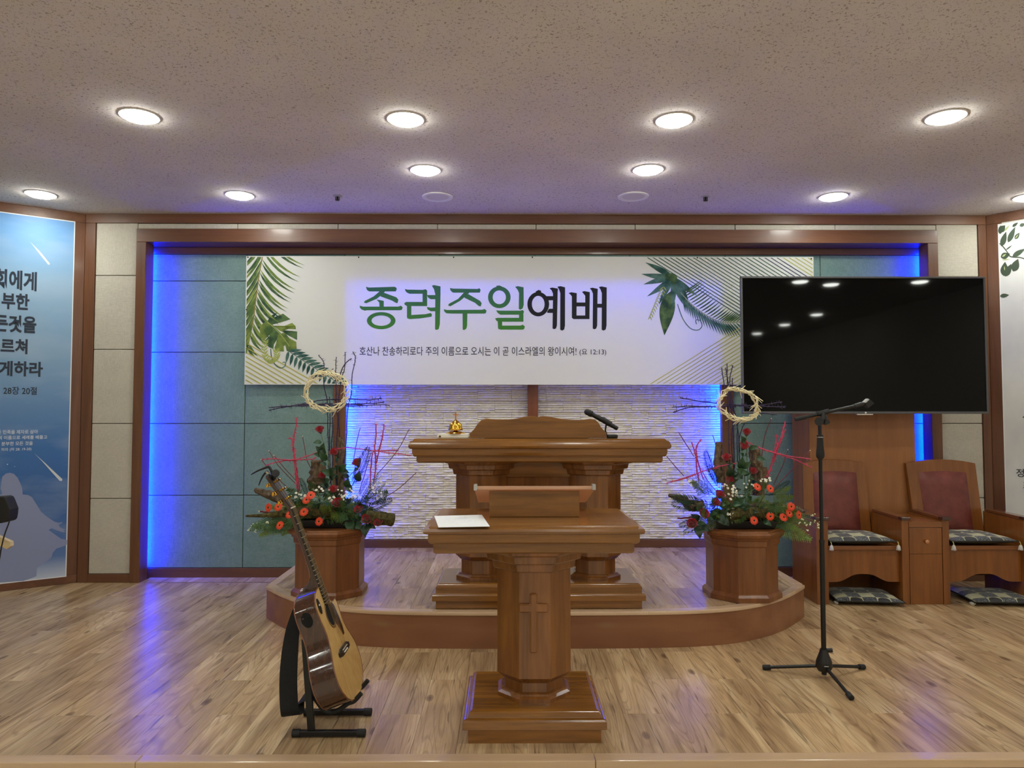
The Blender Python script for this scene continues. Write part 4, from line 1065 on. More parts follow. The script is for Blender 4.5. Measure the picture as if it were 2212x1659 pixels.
GL = [
 (TGRN, [[(180, 141), (205, 147), (400, 141), (415, 148), (418, 160), (410, 177), (205, 177), (188, 165)],
   [(285, 177), (327, 177), (318, 190), (262, 235), (182, 268), (164, 262), (172, 250), (240, 215)],
   [(292, 206), (322, 188), (415, 222), (430, 240), (425, 266), (412, 266), (380, 247), (292, 215)],
   [(262, 240), (285, 243), (318, 250), (318, 295), (285, 295), (283, 262)],
   [(133, 287), (160, 294), (430, 294), (450, 287), (464, 300), (458, 318), (445, 322), (190, 322), (170, 325), (145, 315), (133, 300)]] + ringp(298, 402, 110, 66, 74, 40)),
 (TGRN, [[(482, 158), (500, 163), (620, 165), (640, 160), (652, 170), (652, 195), (515, 195), (495, 185), (484, 172)],
   [(617, 193), (652, 193), (652, 290), (617, 290)], [(475, 268), (490, 258), (652, 258), (652, 290), (497, 290), (480, 280)],
   [(497, 285), (530, 285), (530, 362), (497, 380)], [(495, 362), (540, 358), (640, 352), (680, 343), (690, 355), (685, 372), (600, 385), (520, 390), (500, 385)],
   [(688, 133), (705, 128), (755, 138), (755, 200), (750, 430), (742, 465), (728, 474), (713, 470), (715, 200), (705, 160)],
   [(650, 205), (717, 205), (717, 237), (680, 237), (660, 225)], [(650, 297), (680, 302), (717, 300), (717, 330), (680, 330), (655, 315)]]),
 (TGRN, [[(828, 150), (850, 155), (1040, 158), (1055, 152), (1064, 165), (1058, 186), (850, 186), (832, 170)],
   [(935, 186), (977, 186), (965, 200), (905, 250), (830, 292), (813, 285), (820, 272), (890, 235)],
   [(940, 216), (970, 198), (1060, 250), (1072, 268), (1065, 293), (1050, 290), (1020, 264), (940, 226)],
   [(780, 314), (805, 320), (1075, 318), (1095, 312), (1110, 325), (1104, 345), (1090, 348), (840, 348), (800, 345), (785, 332)],
   [(925, 346), (962, 346), (960, 440), (955, 462), (940, 474), (926, 472)]]),
 (TGRN, ringp(1208, 222, 87, 84, 51, 53) + [[(1185, 133), (1210, 131), (1230, 140), (1230, 157), (1190, 157)],
   [(1330, 142), (1350, 136), (1395, 145), (1396, 280), (1388, 308), (1370, 318), (1358, 312), (1360, 190), (1350, 165)],
   [(1183, 322), (1210, 325), (1370, 325), (1390, 320), (1398, 332), (1392, 356), (1215, 356), (1195, 342)], [(1360, 354), (1394, 354), (1394, 410), (1360, 410)],
   [(1175, 385), (1195, 380), (1394, 380), (1394, 410), (1200, 410), (1185, 402)], [(1196, 408), (1230, 408), (1230, 445), (1205, 470), (1198, 460)],
   [(1198, 440), (1240, 440), (1370, 440), (1390, 433), (1405, 447), (1400, 465), (1390, 471), (1215, 471), (1200, 463)]]),
 (TBLK, ringp(1508, 275, 84, 94, 49, 64) + [[(1488, 178), (1510, 165), (1530, 172), (1530, 192), (1490, 192)],
   [(1570, 213), (1627, 213), (1627, 245), (1585, 245)], [(1575, 335), (1590, 311), (1627, 310), (1627, 342), (1580, 342)],
   [(1595, 152), (1615, 147), (1660, 155), (1658, 175), (1652, 440), (1645, 462), (1630, 468), (1618, 462), (1622, 195), (1612, 170)],
   [(1655, 140), (1680, 136), (1715, 145), (1714, 440), (1708, 470), (1692, 479), (1677, 472), (1678, 190), (1668, 160)]]),
 (TBLK, [[(1742, 190), (1762, 183), (1805, 190), (1803, 365), (1780, 390), (1767, 380), (1767, 215), (1755, 200)],
   [(1845, 180), (1862, 174), (1905, 182), (1903, 390), (1870, 390), (1870, 210), (1858, 195)],
   [(1800, 262), (1872, 262), (1872, 292), (1800, 292)], [(1767, 362), (1903, 362), (1903, 390), (1780, 390)],
   [(1905, 153), (1925, 148), (1967, 157), (1965, 200), (1962, 440), (1955, 462), (1940, 469), (1928, 462), (1930, 195), (1920, 170)],
   [(1960, 272), (2000, 272), (2000, 302), (1960, 302)],
   [(1975, 143), (1995, 138), (2036, 146), (2034, 440), (2028, 470), (2012, 479), (1997, 472), (1998, 190), (1988, 163)]])]
for m_, polys in GL: prints('letter', polys, m_, z4, clipr=False)
def verse(body, x0, y0, x1, y1, bold=0.0):
    vs, fs = text_shape(body, bold); a, b = PY(*z4(x0, y0), YBN), PY(*z4(x1, y1), YBN)
    P3 = []
    for u, v in vs:
        x = a.x + (b.x - a.x) * u; z = b.z + (a.z - b.z) * v
        P3.append(V((x, YBN + ripple(x, z) - 0.0022, z)))
    MB().add(P3, fs).build('verse_line', TBLK, ban)
verse('호산나 찬송하리로다 주의 이름으로 오시는 이 곧 이스라엘의 왕이시여!', 132, 602, 1802, 672)
verse('(요 12:13)', 1826, 620, 2032, 674)
# yellow and green line fields
LYEL = cloth('print yellow', (196, 192, 96), 0.3); LDGR = cloth('print dark green', (34, 84, 66), 0.25); LNAV = cloth('print navy', (30, 52, 84), 0.25)
def line(x0, y0, x1, y1, w_=9):
    d = V((x1 - x0, y1 - y0, 0)); nn = V((-d.y, d.x, 0)).normalized() * w_ / 2
    return [(x0 + nn.x, y0 + nn.y), (x1 + nn.x, y1 + nn.y), (x1 - nn.x, y1 - nn.y), (x0 - nn.x, y0 - nn.y)]
prints('printed_lines', [line(160, 1090 + 52 * k, 160 + 1400, 1090 + 52 * k + 1400 * 0.575, 11) for k in range(9)], LYEL, z3)
kx = 0.627
dg, nv, ye = [], [], []
for k in range(29):
    x = 290 + 61 * k + 0.25 * k * k * 0.5
    x1 = min(2095, x + (825 - 130) / kx)
    (dg if k < 20 else nv if k < 23 else ye).append(line(x, 130, x1, 130 + (x1 - x) * kx, 8))
prints('printed_lines', dg, LDGR, z5); prints('printed_lines', nv, LNAV, z5); prints('printed_lines', ye, LYEL, z5)
prints('printed_lines', [line(295 + 68 * k, 1525, min(2095, 295 + 68 * k + 1110), 1525 - (min(2095, 295 + 68 * k + 1110) - 295 - 68 * k) * 0.626, 8) for k in range(26)], LYEL, z5)
# palm frond
G1 = cloth('leaf print green', blotch((78, 108, 62), (150, 168, 84), 9), 0.3); G2 = cloth('leaf print dark', blotch((44, 76, 60), (104, 134, 82), 12), 0.3)
G3 = cloth('leaf print blue green', blotch((40, 82, 78), (96, 134, 124), 12), 0.3); G4 = cloth('leaf print pale', (176, 188, 104), 0.3)
rk = spline([V((390, -120, 0)), V((350, 110, 0)), (315, 300, 0), (290, 480, 0), (270, 620, 0), (250, 800, 0), (220, 960, 0), (178, 1160, 0)], 5)
pa, pb = [], []
for i, p in enumerate(rk):
    if i % 3 == 2: continue
    t = i / (len(rk) - 1); L = 470 * (1 - t) ** 0.8 + 90
    q1 = (p.x + L * 0.78, p.y + L * (0.62 + 0.5 * t)); pa.append(leaflet((p.x, p.y), q1, 31, 0.09))
    q2 = (p.x - L * 0.62, p.y + L * (0.75 + 0.4 * t)); pb.append(leaflet((p.x, p.y), q2, 27, -0.07))
prints('palm_print', pa[::2] + pb[1::2], G1, z3); prints('palm_print', pa[1::2] + pb[::2], G2, z3)
prints('palm_stem_print', stroke([(q.x, q.y) for q in rk[::5]], 12), cloth('stem print', (150, 132, 70), 0.3), z3)
# monstera
mons = [[(520, 745), (440, 790), (400, 850), (450, 890), (520, 860), (480, 800)], [(395, 850), (345, 880), (315, 930), (322, 1000), (352, 1075), (400, 1030), (470, 960), (460, 890)],
        [(450, 890), (560, 860), (660, 828), (580, 765), (490, 800), (430, 860)], [(470, 900), (545, 960), (600, 900), (680, 868), (718, 905), (722, 938), (640, 935), (560, 965)],
        [(460, 890), (430, 1010), (383, 1060), (380, 1100), (420, 1140), (470, 1160), (475, 1110), (520, 1040), (560, 990)],
        [(520, 1000), (500, 1100), (480, 1150), (500, 1185), (590, 1190), (584, 1130), (640, 1100), (580, 980)],
        [(500, 920), (620, 1000), (735, 1060), (736, 965), (640, 955), (560, 950)], [(570, 980), (620, 1185), (730, 1175), (726, 1082), (650, 1040), (600, 980)]]
prints('monstera_print', mons[::2], G2, z3); prints('monstera_print', mons[1::2], G1, z3)
prints('monstera_vein_print', stroke([(380, 845), (460, 905), (560, 1010), (650, 1130)], 9), G4, z3)
# fern below it
fa = []
for k in range(13):
    t = k / 12; x, y = 640 + 560 * t, 1185 + 360 * t
    fa.append(leaflet((x, y), (x + 150 - 40 * t, y - 15 - 10 * t), 36, 0.0)); fa.append(leaflet((x, y), (x - 30, y + 135 - 45 * t), 36, 0.0))
prints('fern_print', fa, G3, z3); prints('fern_stem_print', [line(620, 1172, 1215, 1555, 6)], G3, z3)
prints('tendril_print', stroke([(440, 1160), (450, 1250), (490, 1335), (550, 1375), (600, 1350), (602, 1312), (575, 1312)], 10), G3, z3)
vn = []
for pts_ in ([(380, 1090), (370, 1180), (385, 1280), (430, 1320)], [(500, 1190), (510, 1260), (480, 1310), (430, 1325)]):
    vn += stroke(pts_, 6)
    for q in spline([V((x, y, 0)) for x, y in pts_], 3): vn += [leaflet((q.x, q.y), (q.x + 40, q.y - 42), 16), leaflet((q.x, q.y), (q.x - 42, q.y - 34), 16)]
prints('vine_print', vn, G4, z3)
# right hand leaves
fat = [(270, 185), (225, 310), (250, 425), (290, 555), (418, 645), (565, 690), (680, 640), (740, 600), (835, 545)]
rk = spline([(660, 520, 0), (760, 630, 0), (900, 740, 0), (1050, 820, 0), (1180, 840, 0), (1340, 825, 0)], 5)
pu, pd = [], []
for i, p in enumerate(rk):
    t = i / (len(rk) - 1)
    pu.append(leaflet((p.x, p.y), (p.x + 230 - 110 * t, p.y - 150 + 40 * t), 17, 0.03)); pd.append(leaflet((p.x, p.y), (p.x + 40 + 110 * t, p.y + 210 - 60 * t), 20, -0.04))
prints('palm_print', pu, G2, z5); prints('palm_print', pd, G3, z5)
prints('palm_stem_print', stroke([(q.x, q.y) for q in rk[::5]], 12), cloth('pale stem print', (170, 176, 150), 0.3), z5)
fe = []
for k in range(12):
    t = k / 11; x, y = 470 - 145 * t, 450 + 320 * t; fe += [leaflet((x, y), (x - 50 + 25 * t, y + 40), 12), leaflet((x, y), (x + 36 - 20 * t, y + 50), 12)]
prints('fern_print', fe, G4, z5)
prints('broad_leaf_print', [leaflet((545, 500), (478, 978), 165, 0.02, 12)], G2, z5)
prints('fatsia_print', [leaflet((575, 350), q, 62, 0.02 * (-1) ** i, 10) for i, q in enumerate(fat)], G3, z5)
prints('fatsia_print', [leaflet((600, 360), (470, 330), 90), leaflet((560, 300), (590, 430), 90)], G2, z5)
prints('tendril_print', stroke([(620, 640), (680, 800), (760, 900), (840, 920), (885, 880), (870, 820), (820, 812), (826, 855)], 9), G3, z5)
for px_, py_ in ((536, 556), (775, 556), (980, 556), (1150, 556), (1506, 557), (1752, 559), (533, 669)):
    p = PY(px_, py_, YBN); MB().lathe([(0.006, 0), (0.006, 0.003), (0.002, 0.004)], frame(p - V((0, 0.003, 0)), (0, -1, 0)), n=10).build('eyelet', BLACKM, ban)

# ---------------------------------------------------------------- posters on the side walls
def wall_uv(M, px, py):
    n = M.to_3x3() @ V((0, 0, 1)); p = PP(px, py, M.translation, n); l = M.inverted() @ p; return l.x, l.y
def poster_sheet(t, M, u0, u1, v0, v1, mat, edge):
    MB().box(u0, u1, v0, v1, 0.001, 0.0025, M=M).build('sheet', mat, t)
    e = 0.007
    for b in ((u0, u1, v1 - e, v1), (u0, u1, v0, v0 + e), (u0, u0 + e, v0 + e, v1 - e), (u1 - e, u1, v0 + e, v1 - e)):
        MB().box(*b, 0.0026, 0.0034, M=M).build('border', edge, t)
def flat_on(M, polys, name, mat, t, d=0.004):
    mb = MB()
    for i, pl in enumerate(polys): mb.flat([(u, v, d + 0.00004 * (i % 20)) for u, v in pl], M)
    return mb.build(name, mat, t)
# blue poster
u_r = wall_uv(ML, 160, 478)[0]; u_r2 = wall_uv(ML, 146, 1245)[0]; u0 = (u_r + u_r2) / 2
v1 = wall_uv(ML, 158, 478)[1]; v0 = wall_uv(ML, 147, 1245)[1]
bp_ = thing('poster', ML @ V((u0 + 0.6, v0, 0)), 'tall blue poster with dark lettering and a pale robed figure silhouette', 'poster')
def sky_print():
    m = NT('blue poster print'); tc = m.n('TexCoord'); s = m.n('SeparateXYZ'); m.l(tc.outputs['Object'], s.inputs[0])
    mr = m.n('MapRange'); mr.inputs[1].default_value = 0; mr.inputs[2].default_value = v1 - v0; m.l(s.outputs[2], mr.inputs[0])
    c = m.ramp(mr.outputs[0], [(0.0, lin((190, 200, 210))), (0.06, lin((86, 118, 168))), (0.2, lin((44, 92, 150))), (0.36, lin((52, 106, 164))), (0.6, lin((124, 160, 188))), (0.82, lin((142, 178, 206))), (1.0, lin((84, 146, 206)))])
    nz = m.noise(m.coords((1.5, 1.5, 4)), 1.2, 4)
    c = m.mix(m.math('MULTIPLY', m.ramp(nz, [(0.45, (0, 0, 0, 1)), (0.75, (1, 1, 1, 1))]), 0.35), c, lin((176, 192, 208)))
    m.l(c, m.b.inputs['Base Color']); m.set(Roughness=0.5); return m.m
poster_sheet(bp_, ML, u0, u0 + 1.25, v0, v1, sky_print(), plain('poster border', (228, 228, 224), 0.5))
PT = plain('poster dark ink', (26, 40, 58), 0.5); PW = plain('poster pale ink', (206, 214, 222), 0.5); PS = plain('poster streak', (208, 212, 210), 0.5)
FIG = plain('poster figure ink', (134, 144, 174), 0.5)
def wall_text(M, t, body, px0, py0, px1, py1, mat, bold, full=None):
    """body fills the pixel box; a full line keeps its visible end there"""
    a, b = wall_uv(M, px0, py1), wall_uv(M, px1, py0)
    vs, fs = text_shape(full or body, bold)
    w_ = abs(b[0] - a[0]); 
    if full: w_ *= len(full) / len(body)
    h_ = b[1] - a[1]
    sgn = 1 if b[0] > a[0] else -1
    P3 = [V((b[0] - sgn * w_ * (1 - u), a[1] + h_ * v, 0.0042)) for u, v in vs]
    MB().add([M @ p for p in P3], fs).build('lettering', mat, t)
wall_text(ML, bp_, '회에게', -14, 588, 80, 622, PT, 0.032)
wall_text(ML, bp_, '부한', 3, 636, 64, 667, PT, 0.032)
wall_text(ML, bp_, '든것을', -14, 684, 79, 716, PT, 0.032)
wall_text(ML, bp_, '르쳐', 1, 733, 60, 763, PT, 0.032)
wall_text(ML, bp_, '게하라', -3, 782, 93, 812, PT, 0.032)
wall_text(ML, bp_, '28장 20절', 7, 836, 80, 852, PT, 0.012)
wall_text(ML, bp_, '든 민족을 제자로 삼아', -6, 928, 82, 938, PW, 0.014)
wall_text(ML, bp_, '의 이름으로 세례를 베풀고', -4, 940, 102, 950, PW, 0.014)
wall_text(ML, bp_, '분부한 모든 것을', 3, 953, 71, 963, PW, 0.014)
wall_text(ML, bp_, '게 하라 (마 28: 19-20)', -8, 966, 68, 976, PW, 0.010)
UVL = lambda x, y: wall_uv(ML, x * 340 / 1343, 880 + y * 420 / 1659)
UV1 = lambda x, y: wall_uv(ML, x * 340 / 1128, 400 + y * 500 / 1659)
flat_on(ML, [[UVL(*q) for q in ((290, 390), (380, 470), (460, 545), (532, 612), (528, 628), (508, 626), (430, 540), (360, 460))]], 'light_streak', PS, bp_)
flat_on(ML, [[UV1(*q) for q in ((215, 405), (290, 480), (358, 562), (355, 572), (344, 570), (280, 490))]], 'light_streak', PS, bp_)
fig = [(-120, 1500), (-120, 760), (0, 745), (18, 735), (5, 690), (12, 640), (20, 590), (50, 565), (85, 557), (120, 568), (150, 600), (175, 650), (190, 690), (193, 742), (240, 748), (272, 765), (310, 825), (350, 890), (390, 925), (465, 975), (500, 985), (535, 978), (525, 990), (500, 1000), (515, 1025), (562, 1042), (540, 1050), (558, 1060), (540, 1066), (490, 1050), (440, 1030), (415, 1045), (470, 1085), (520, 1120), (572, 1130), (570, 1170), (540, 1185), (480, 1205), (450, 1240), (440, 1280), (400, 1310), (315, 1370), (310, 1440), (200, 1480)]
flat_on(ML, [[UVL(*q) for q in fig]], 'figure_silhouette', FIG, bp_, 0.0036)
flat_on(ML, [[UVL(*q) for q in ((55, 485), (70, 480), (66, 492))], [UVL(*q) for q in ((120, 503), (130, 503), (126, 508))]], 'printed_bird', PS, bp_)
# white leaf poster
u0r = (wall_uv(MR, 2157, 484)[0] + wall_uv(MR, 2171, 1108)[0]) / 2
v1r = wall_uv(MR, 2160, 484)[1]
wp = thing('poster', MR @ V((u0r + 0.6, v0, 0)), 'tall white poster with dark green leaves printed along its top', 'poster')
def wprint():
    m = NT('white poster print'); n1 = m.noise(m.coords((2, 2, 1.4)), 1.6, 3)
    m.l(m.ramp(n1, [(0.35, lin((206, 206, 204))), (0.6, lin((222, 222, 216)))]), m.b.inputs['Base Color']); m.set(Roughness=0.5); return m.m
poster_sheet(wp, MR, u0r, u0r + 1.25, v0, v1r, wprint(), plain('white poster border', (232, 232, 226), 0.5))
UVR = lambda x, y: wall_uv(MR, 2140 + x * 72 / 459, 440 + y * 260 / 1659)
PLD = plain('poster leaf dark', (56, 72, 52), 0.5); PLL = plain('poster leaf light', (170, 180, 120), 0.5)
lv = [((150, 590), (215, 385), 80), ((240, 535), (340, 320), 75), ((335, 490), (400, 400), 55), ((210, 640), (300, 572), 20), ((300, 730), (480, 620), 70), ((140, 740), (270, 690), 90), ((185, 1000), (200, 800), 110), ((200, 1005), (285, 830), 90), ((310, 935), (380, 760), 110), ((128, 1275), (258, 1258), 55), ((120, 390), (200, 300), 90), ((300, 320), (380, 260), 40), ((400, 310), (480, 275), 50), ((130, 420), (140, 300), 60)]
flat_on(MR, [[UVR(*q) for q in leaflet(a, b, w_, 0.0, 8)] for a, b, w_ in lv], 'printed_leaves', PLD, wp)
flat_on(MR, [[UVR(*q) for q in leaflet(a, b, w_, 0.0, 6)] for a, b, w_ in (((160, 735), (215, 690), 22), ((195, 920), (190, 860), 14), ((340, 480), (385, 420), 12), ((190, 380), (260, 300), 26), ((160, 775), (270, 765), 14))], 'printed_leaf_lights', PLL, wp, 0.005)
flat_on(MR, [[UVR(*q) for q in pl] for pl in stroke([(125, 550), (180, 600), (240, 680), (280, 730), (400, 740), (480, 765)], 12)], 'printed_twig', PLD, wp, 0.0052)
wall_text(MR, wp, '정', 2195.5, 1013, 2212, 1030, PT, 0.012)
wall_text(MR, wp, '조', 2210.5, 1042, 2226, 1054, PT, 0.012)
wall_text(MR, wp, '사', 2209, 890, 2226, 906, PT, 0.012)

# ---------------------------------------------------------------- guitar stand
gyn, gyf = PZ(710, 1592).y, PZ(730, 1546).y
GY0 = (gyn + gyf) / 2
gs = thing('guitar_stand', (PY(712, 1560, GY0).x, GY0, 0), 'black folding guitar stand holding the acoustic guitar', 'guitar stand')
def footbar(pxa, pxb, y):
    a, b = PY(pxa, 1580, y).x, PY(pxb, 1580, y).x; z = 0.0165
    BX('foot_bar', BLACKM, gs, a + 0.025, b - 0.025, y - 0.0115, y + 0.0115, z - 0.0115, z + 0.0115, 0.003)
    for s, x in ((1, a), (-1, b)):
        MB().tube([V((x, y, z)), V((x + s * 0.002, y, z)), V((x + s * 0.034, y, z)), V((x + s * 0.036, y, z))], [0.012, 0.0163, 0.0163, 0.013], 12).build('end_cap', RUBBER, gs, smooth=40)
footbar(631, 790, gyn); footbar(656, 803, gyf)
u_b, u_t = PY(672, 1575, gyn), PY(656.5, 1380, gyn + 0.01)
for y in (gyn, gyf):
    a, b = V((u_b.x, y, 0.028)), V((u_t.x, y + (0.01 if y == gyn else -0.01), u_t.z))
    MB().prism([a + V((-0.014, -0.008, 0)), a + V((0.017, -0.008, 0)), b + V((0.014, -0.008, 0)), b + V((-0.010, -0.008, 0))], (0, 0.016, 0)).build('upright', BLACKM, gs, bevel=0.003)
zc_arm = PY(676, 1500, gyn).z
ux = lambda z: u_b.x + (u_t.x - u_b.x) * (z - u_b.z) / (u_t.z - u_b.z)
BX('crossbar', BLACKM, gs, ux(zc_arm) - 0.010, ux(zc_arm) + 0.010, gyn + 0.0085, gyf - 0.0085, zc_arm - 0.010, zc_arm + 0.010)
BX('crossbar', BLACKM, gs, u_t.x - 0.008, u_t.x + 0.008, gyn + 0.0185, gyf - 0.0185, u_t.z - 0.02, u_t.z - 0.004)
Zg = lambda x, y, Y: PY(560 + x * 300 / 1082, 1180 + y * 300 / 1082, Y)
arm = [Zg(*q, GY0 - 0.07) for q in ((425, 1160), (455, 1215), (505, 1278), (560, 1292), (625, 1272), (690, 1225), (740, 1205), (795, 1145))]
arm[0] = V((ux(zc_arm), GY0 - 0.07, zc_arm))
for y, dz in ((GY0 - 0.07, 0), (GY0 + 0.075, 0)):
    pth = [V((p.x, y, p.z)) for p in arm]
    MB().tube(spline(pth, 4), 0.0098, 10).build('cradle_arm', RUBBER, gs, smooth=50)

# ---------------------------------------------------------------- guitar
tg = rad(20.5)
ga, gb, gn = V((-math.sin(tg), 0, math.cos(tg))), V((0, 1, 0)), V((math.cos(tg), 0, math.sin(tg)))
gorg = PY(741, 1402, GY0)
MG = Matrix((gb, ga, gn)).transposed().to_4x4(); MG.translation = gorg       # local x far side, y up the neck, z out of the face
TAIL = -0.205
bass = [(0.0, 0.0), (0.004, .06), (.018, .112), (.045, .155), (.085, .186), (.12, .197), (.15, .197), (.185, .188), (.22, .168), (.255, .146), (.285, .134), (.31, .131), (.34, .134), (.375, .142), (.41, .147), (.44, .143), (.465, .126), (.483, .098), (.493, .062), (.497, .03)]
treb = bass[:12] + [(.335, .134), (.36, .139), (.382, .141), (.397, .135), (.403, .122), (.400, .103), (.401, .082), (.412, .062), (.432, .046), (.46, .036), (.497, .03)]
outl = [(-s, TAIL + v) for v, s in bass] + [(s, TAIL + v) for v, s in treb[::-1][:-1]]
gt = thing('acoustic_guitar', (gorg.x, gorg.y, MG.translation.z - 0.2), 'cutaway acoustic guitar with pale spruce top and dark glossy sides', 'guitar')
def gloss_wood(name, c1, c2, rough=0.12):
    m = NT(name); v = m.coords((22, 22, 22)); mp = m.n('Mapping'); mp.inputs['Scale'].default_value = (1, 1, 0.06); m.l(v, mp.inputs[0])
    a = m.noise(mp.outputs[0], 3, 4, 0.6, 0.3); m.l(m.ramp(a, [(0.3, lin(c1)), (0.7, lin(c2))]), m.b.inputs['Base Color'])
    m.set(Roughness=rough, Coat_Weight=0.8, Coat_Roughness=0.05); return m.m
SPRUCE = gloss_wood('spruce top', (206, 164, 96), (224, 186, 118), 0.25)
ROSE = gloss_wood('dark rosewood', (44, 22, 12), (78, 42, 24))
MAHO = gloss_wood('mahogany neck', (46, 24, 14), (70, 38, 22), 0.25)
EBONY = plain('ebony', (22, 18, 16), 0.3); PEARL = plain('pearl', (226, 220, 204), 0.25)
BIND = plain('reddish binding', (112, 66, 40), 0.25, coat=0.5)
depth = lambda v: -0.112 + 0.022 * (v - TAIL) / 0.5
top_ = [V((x, y, 0)) for x, y in outl]; bot = [V((x, y, depth(y))) for x, y in outl]
MB().rings([bot, top_], cap=False, M=MG).build('sides', ROSE, gt, smooth=50)
MB().flat([p + V((0, 0, 0.0)) for p in top_], MG).build('soundboard', SPRUCE, gt)
MB().flat(bot, MG).build('back', ROSE, gt)
MB().tube([p + V((0, 0, -0.001)) for p in top_ + top_[:1]], 0.0028, 6, M=MG).build('top_binding', BIND, gt, smooth=60)
MB().tube([p for p in bot + bot[:1]], 0.0028, 6, M=MG).build('back_binding', BIND, gt, smooth=60)
SHY = 0.160
MB().lathe([(0.048, 0.0006), (0.048, 0.0009), (0.002, 0.001)], Matrix(MG) @ Matrix.Translation((0, SHY, 0)), n=32).build('soundhole', plain('soundhole dark', (6, 5, 5), 0.9), gt)
for r0, r1, mt in ((0.050, 0.0515, BIND), (0.054, 0.058, plain('rosette', (92, 60, 36), 0.3)), (0.060, 0.0612, BIND)):
    MB().rings([[V((r * math.cos(2 * math.pi * k / 36), SHY + r * math.sin(2 * math.pi * k / 36), 0.0007)) for k in range(36)] for r in (r0, r1)], cap=False, M=MG).build('rosette_ring', mt, gt)
pg = [(0.046, SHY - 0.02), (0.052, SHY + 0.005), (0.05, SHY + 0.03), (0.062, SHY + 0.04), (0.082, SHY + 0.02), (0.092, SHY - 0.03), (0.096, SHY - 0.08), (0.088, SHY - 0.115), (0.068, SHY - 0.118), (0.054, SHY - 0.09), (0.03, SHY - 0.05)]
MB().prism([V((x, y, 0.0006)) for x, y in pg], (0, 0, 0.0012), MG).build('pickguard', plain('tortoise pickguard', (58, 30, 16), 0.12), gt)
MB().prism([V((x, y, 0.0005)) for x, y in ((-0.08, -0.012), (-0.05, -0.018), (0.05, -0.018), (0.08, -0.012), (0.08, 0.006), (0.05, 0.016), (-0.05, 0.016), (-0.08, 0.006))], (0, 0, 0.009), MG).build('bridge', EBONY, gt, bevel=0.002)
MB().box(-0.038, 0.038, 0.003, 0.006, 0.0095, 0.0125, MG).build('saddle', PEARL, gt)
for k in range(6): MB().lathe([(0.003, 0.009), (0.0035, 0.0125), (0.001, 0.014)], MG @ Matrix.Translation((-0.026 + 0.0104 * k, -0.008, 0)), n=8).build('bridge_pin', PEARL, gt)
NUT = 0.648; FB0 = SHY + 0.047; JN = TAIL + 0.497
hwf = lambda y: 0.022 + (0.0285 - 0.022) * (NUT - y) / (NUT - FB0)
def tap(y0, y1, z0, z1, f=hwf): return [[V((-f(y), y, z0)), V((f(y), y, z0)), V((f(y), y, z1)), V((-f(y), y, z1))] for y in (y0, y1)]
MB().rings(tap(FB0, NUT, 0.0005, 0.0065), M=MG).build('fretboard', EBONY, gt)
FRET = plain('fret wire', (200, 196, 186), 0.25, 0.9)
for k in range(1, 21):
    y = NUT - 0.648 * (1 - 2 ** (-k / 12))
    if y < FB0 + 0.003: break
    MB().box(-hwf(y) - 0.0004, hwf(y) + 0.0004, y - 0.0011, y + 0.0011, 0.0066, 0.0078, MG).build('fret', FRET, gt)
    MB().box(-hwf(y) - 0.0009, -hwf(y), y - 0.0012, y + 0.0012, 0.0018, 0.007, MG).build('fret_end', FRET, gt)
MB().box(-0.022, 0.022, NUT, NUT + 0.005, 0.0008, 0.0088, MG).build('nut', PEARL, gt)
# neck with rounded back and heel
def nsec(y, dz, f=1.0):
    h = hwf(y) * f
    return [V((h * math.cos(math.pi * k / 10), y, -dz * math.sin(math.pi * k / 10) + 0.0004)) for k in range(11)]
MB().rings([nsec(NUT + 0.004, 0.019), nsec(NUT - 0.05, 0.0195), nsec(0.45, 0.021), nsec(JN + 0.075, 0.024), nsec(JN + 0.05, 0.029), nsec(JN + 0.032, 0.040), nsec(JN + 0.02, 0.056), nsec(JN + 0.012, 0.078), nsec(JN + 0.0005, 0.084)], M=MG).build('neck', MAHO, gt, smooth=50)
MB().lathe([(0.006, 0), (0.006, 0.004), (0.0035, 0.006), (0.0035, 0.012), (0.007, 0.014), (0.006, 0.018), (0.002, 0.019)], MG @ Matrix.Translation((-0.02, JN + 0.012, -0.07)) @ Matrix.Rotation(rad(-90), 4, 'Y'), n=12).build('strap_button', CHROME, gt, smooth=40)
# headstock tilted back
MH = MG @ Matrix.Translation((0, NUT + 0.004, 0.003)) @ Matrix.Rotation(rad(-14), 4, 'X')
hs = [(-0.022, 0), (-0.030, 0.03), (-0.036, 0.13), (-0.034, 0.168), (-0.018, 0.178), (0, 0.172), (0.018, 0.178), (0.034, 0.168), (0.036, 0.13), (0.030, 0.03), (0.022, 0)]
MB().prism([V((x, y, -0.016)) for x, y in hs], (0, 0, 0.014), MH).build('headstock', MAHO, gt, bevel=0.002)
MB().prism([V((x * 0.985, y, -0.0018)) for x, y in hs], (0, 0, 0.0018), MH).build('head_veneer', EBONY, gt)
post = []
for s in (-1, 1):
    for k in range(3):
        y = 0.045 + 0.045 * k; x = s * 0.021
        post.append((x, y))
        tn = MB().lathe([(0.0055, 0.0), (0.0055, 0.002), (0.0032, 0.003), (0.0032, 0.014), (0.0042, 0.016), (0.002, 0.018)], MH @ Matrix.Translation((x, y, 0)), n=10).build('tuner_post', GOLD, gt, smooth=40)
        MB().box(min(x, s * 0.03), max(x, s * 0.03), y - 0.009, y + 0.009, -0.026, -0.0165, MH).build('tuner_box', GOLD, tn, bevel=0.002)
        MB().tube([V((s * 0.03, y, -0.021)), V((s * 0.044, y, -0.021))], 0.0028, 8, M=MH).build('tuner_shaft', GOLD, tn)
        MB().tube([V((s * 0.043, y, -0.021)), V((s * 0.046, y, -0.021)), V((s * 0.058, y, -0.021)), V((s * 0.061, y, -0.021))], [0.004, 0.0085, 0.0085, 0.004], 10, M=MH, flat=0.6).build('tuner_button', GOLD, tn, smooth=40)
STR = plain('string', (186, 160, 110), 0.3, 0.9)
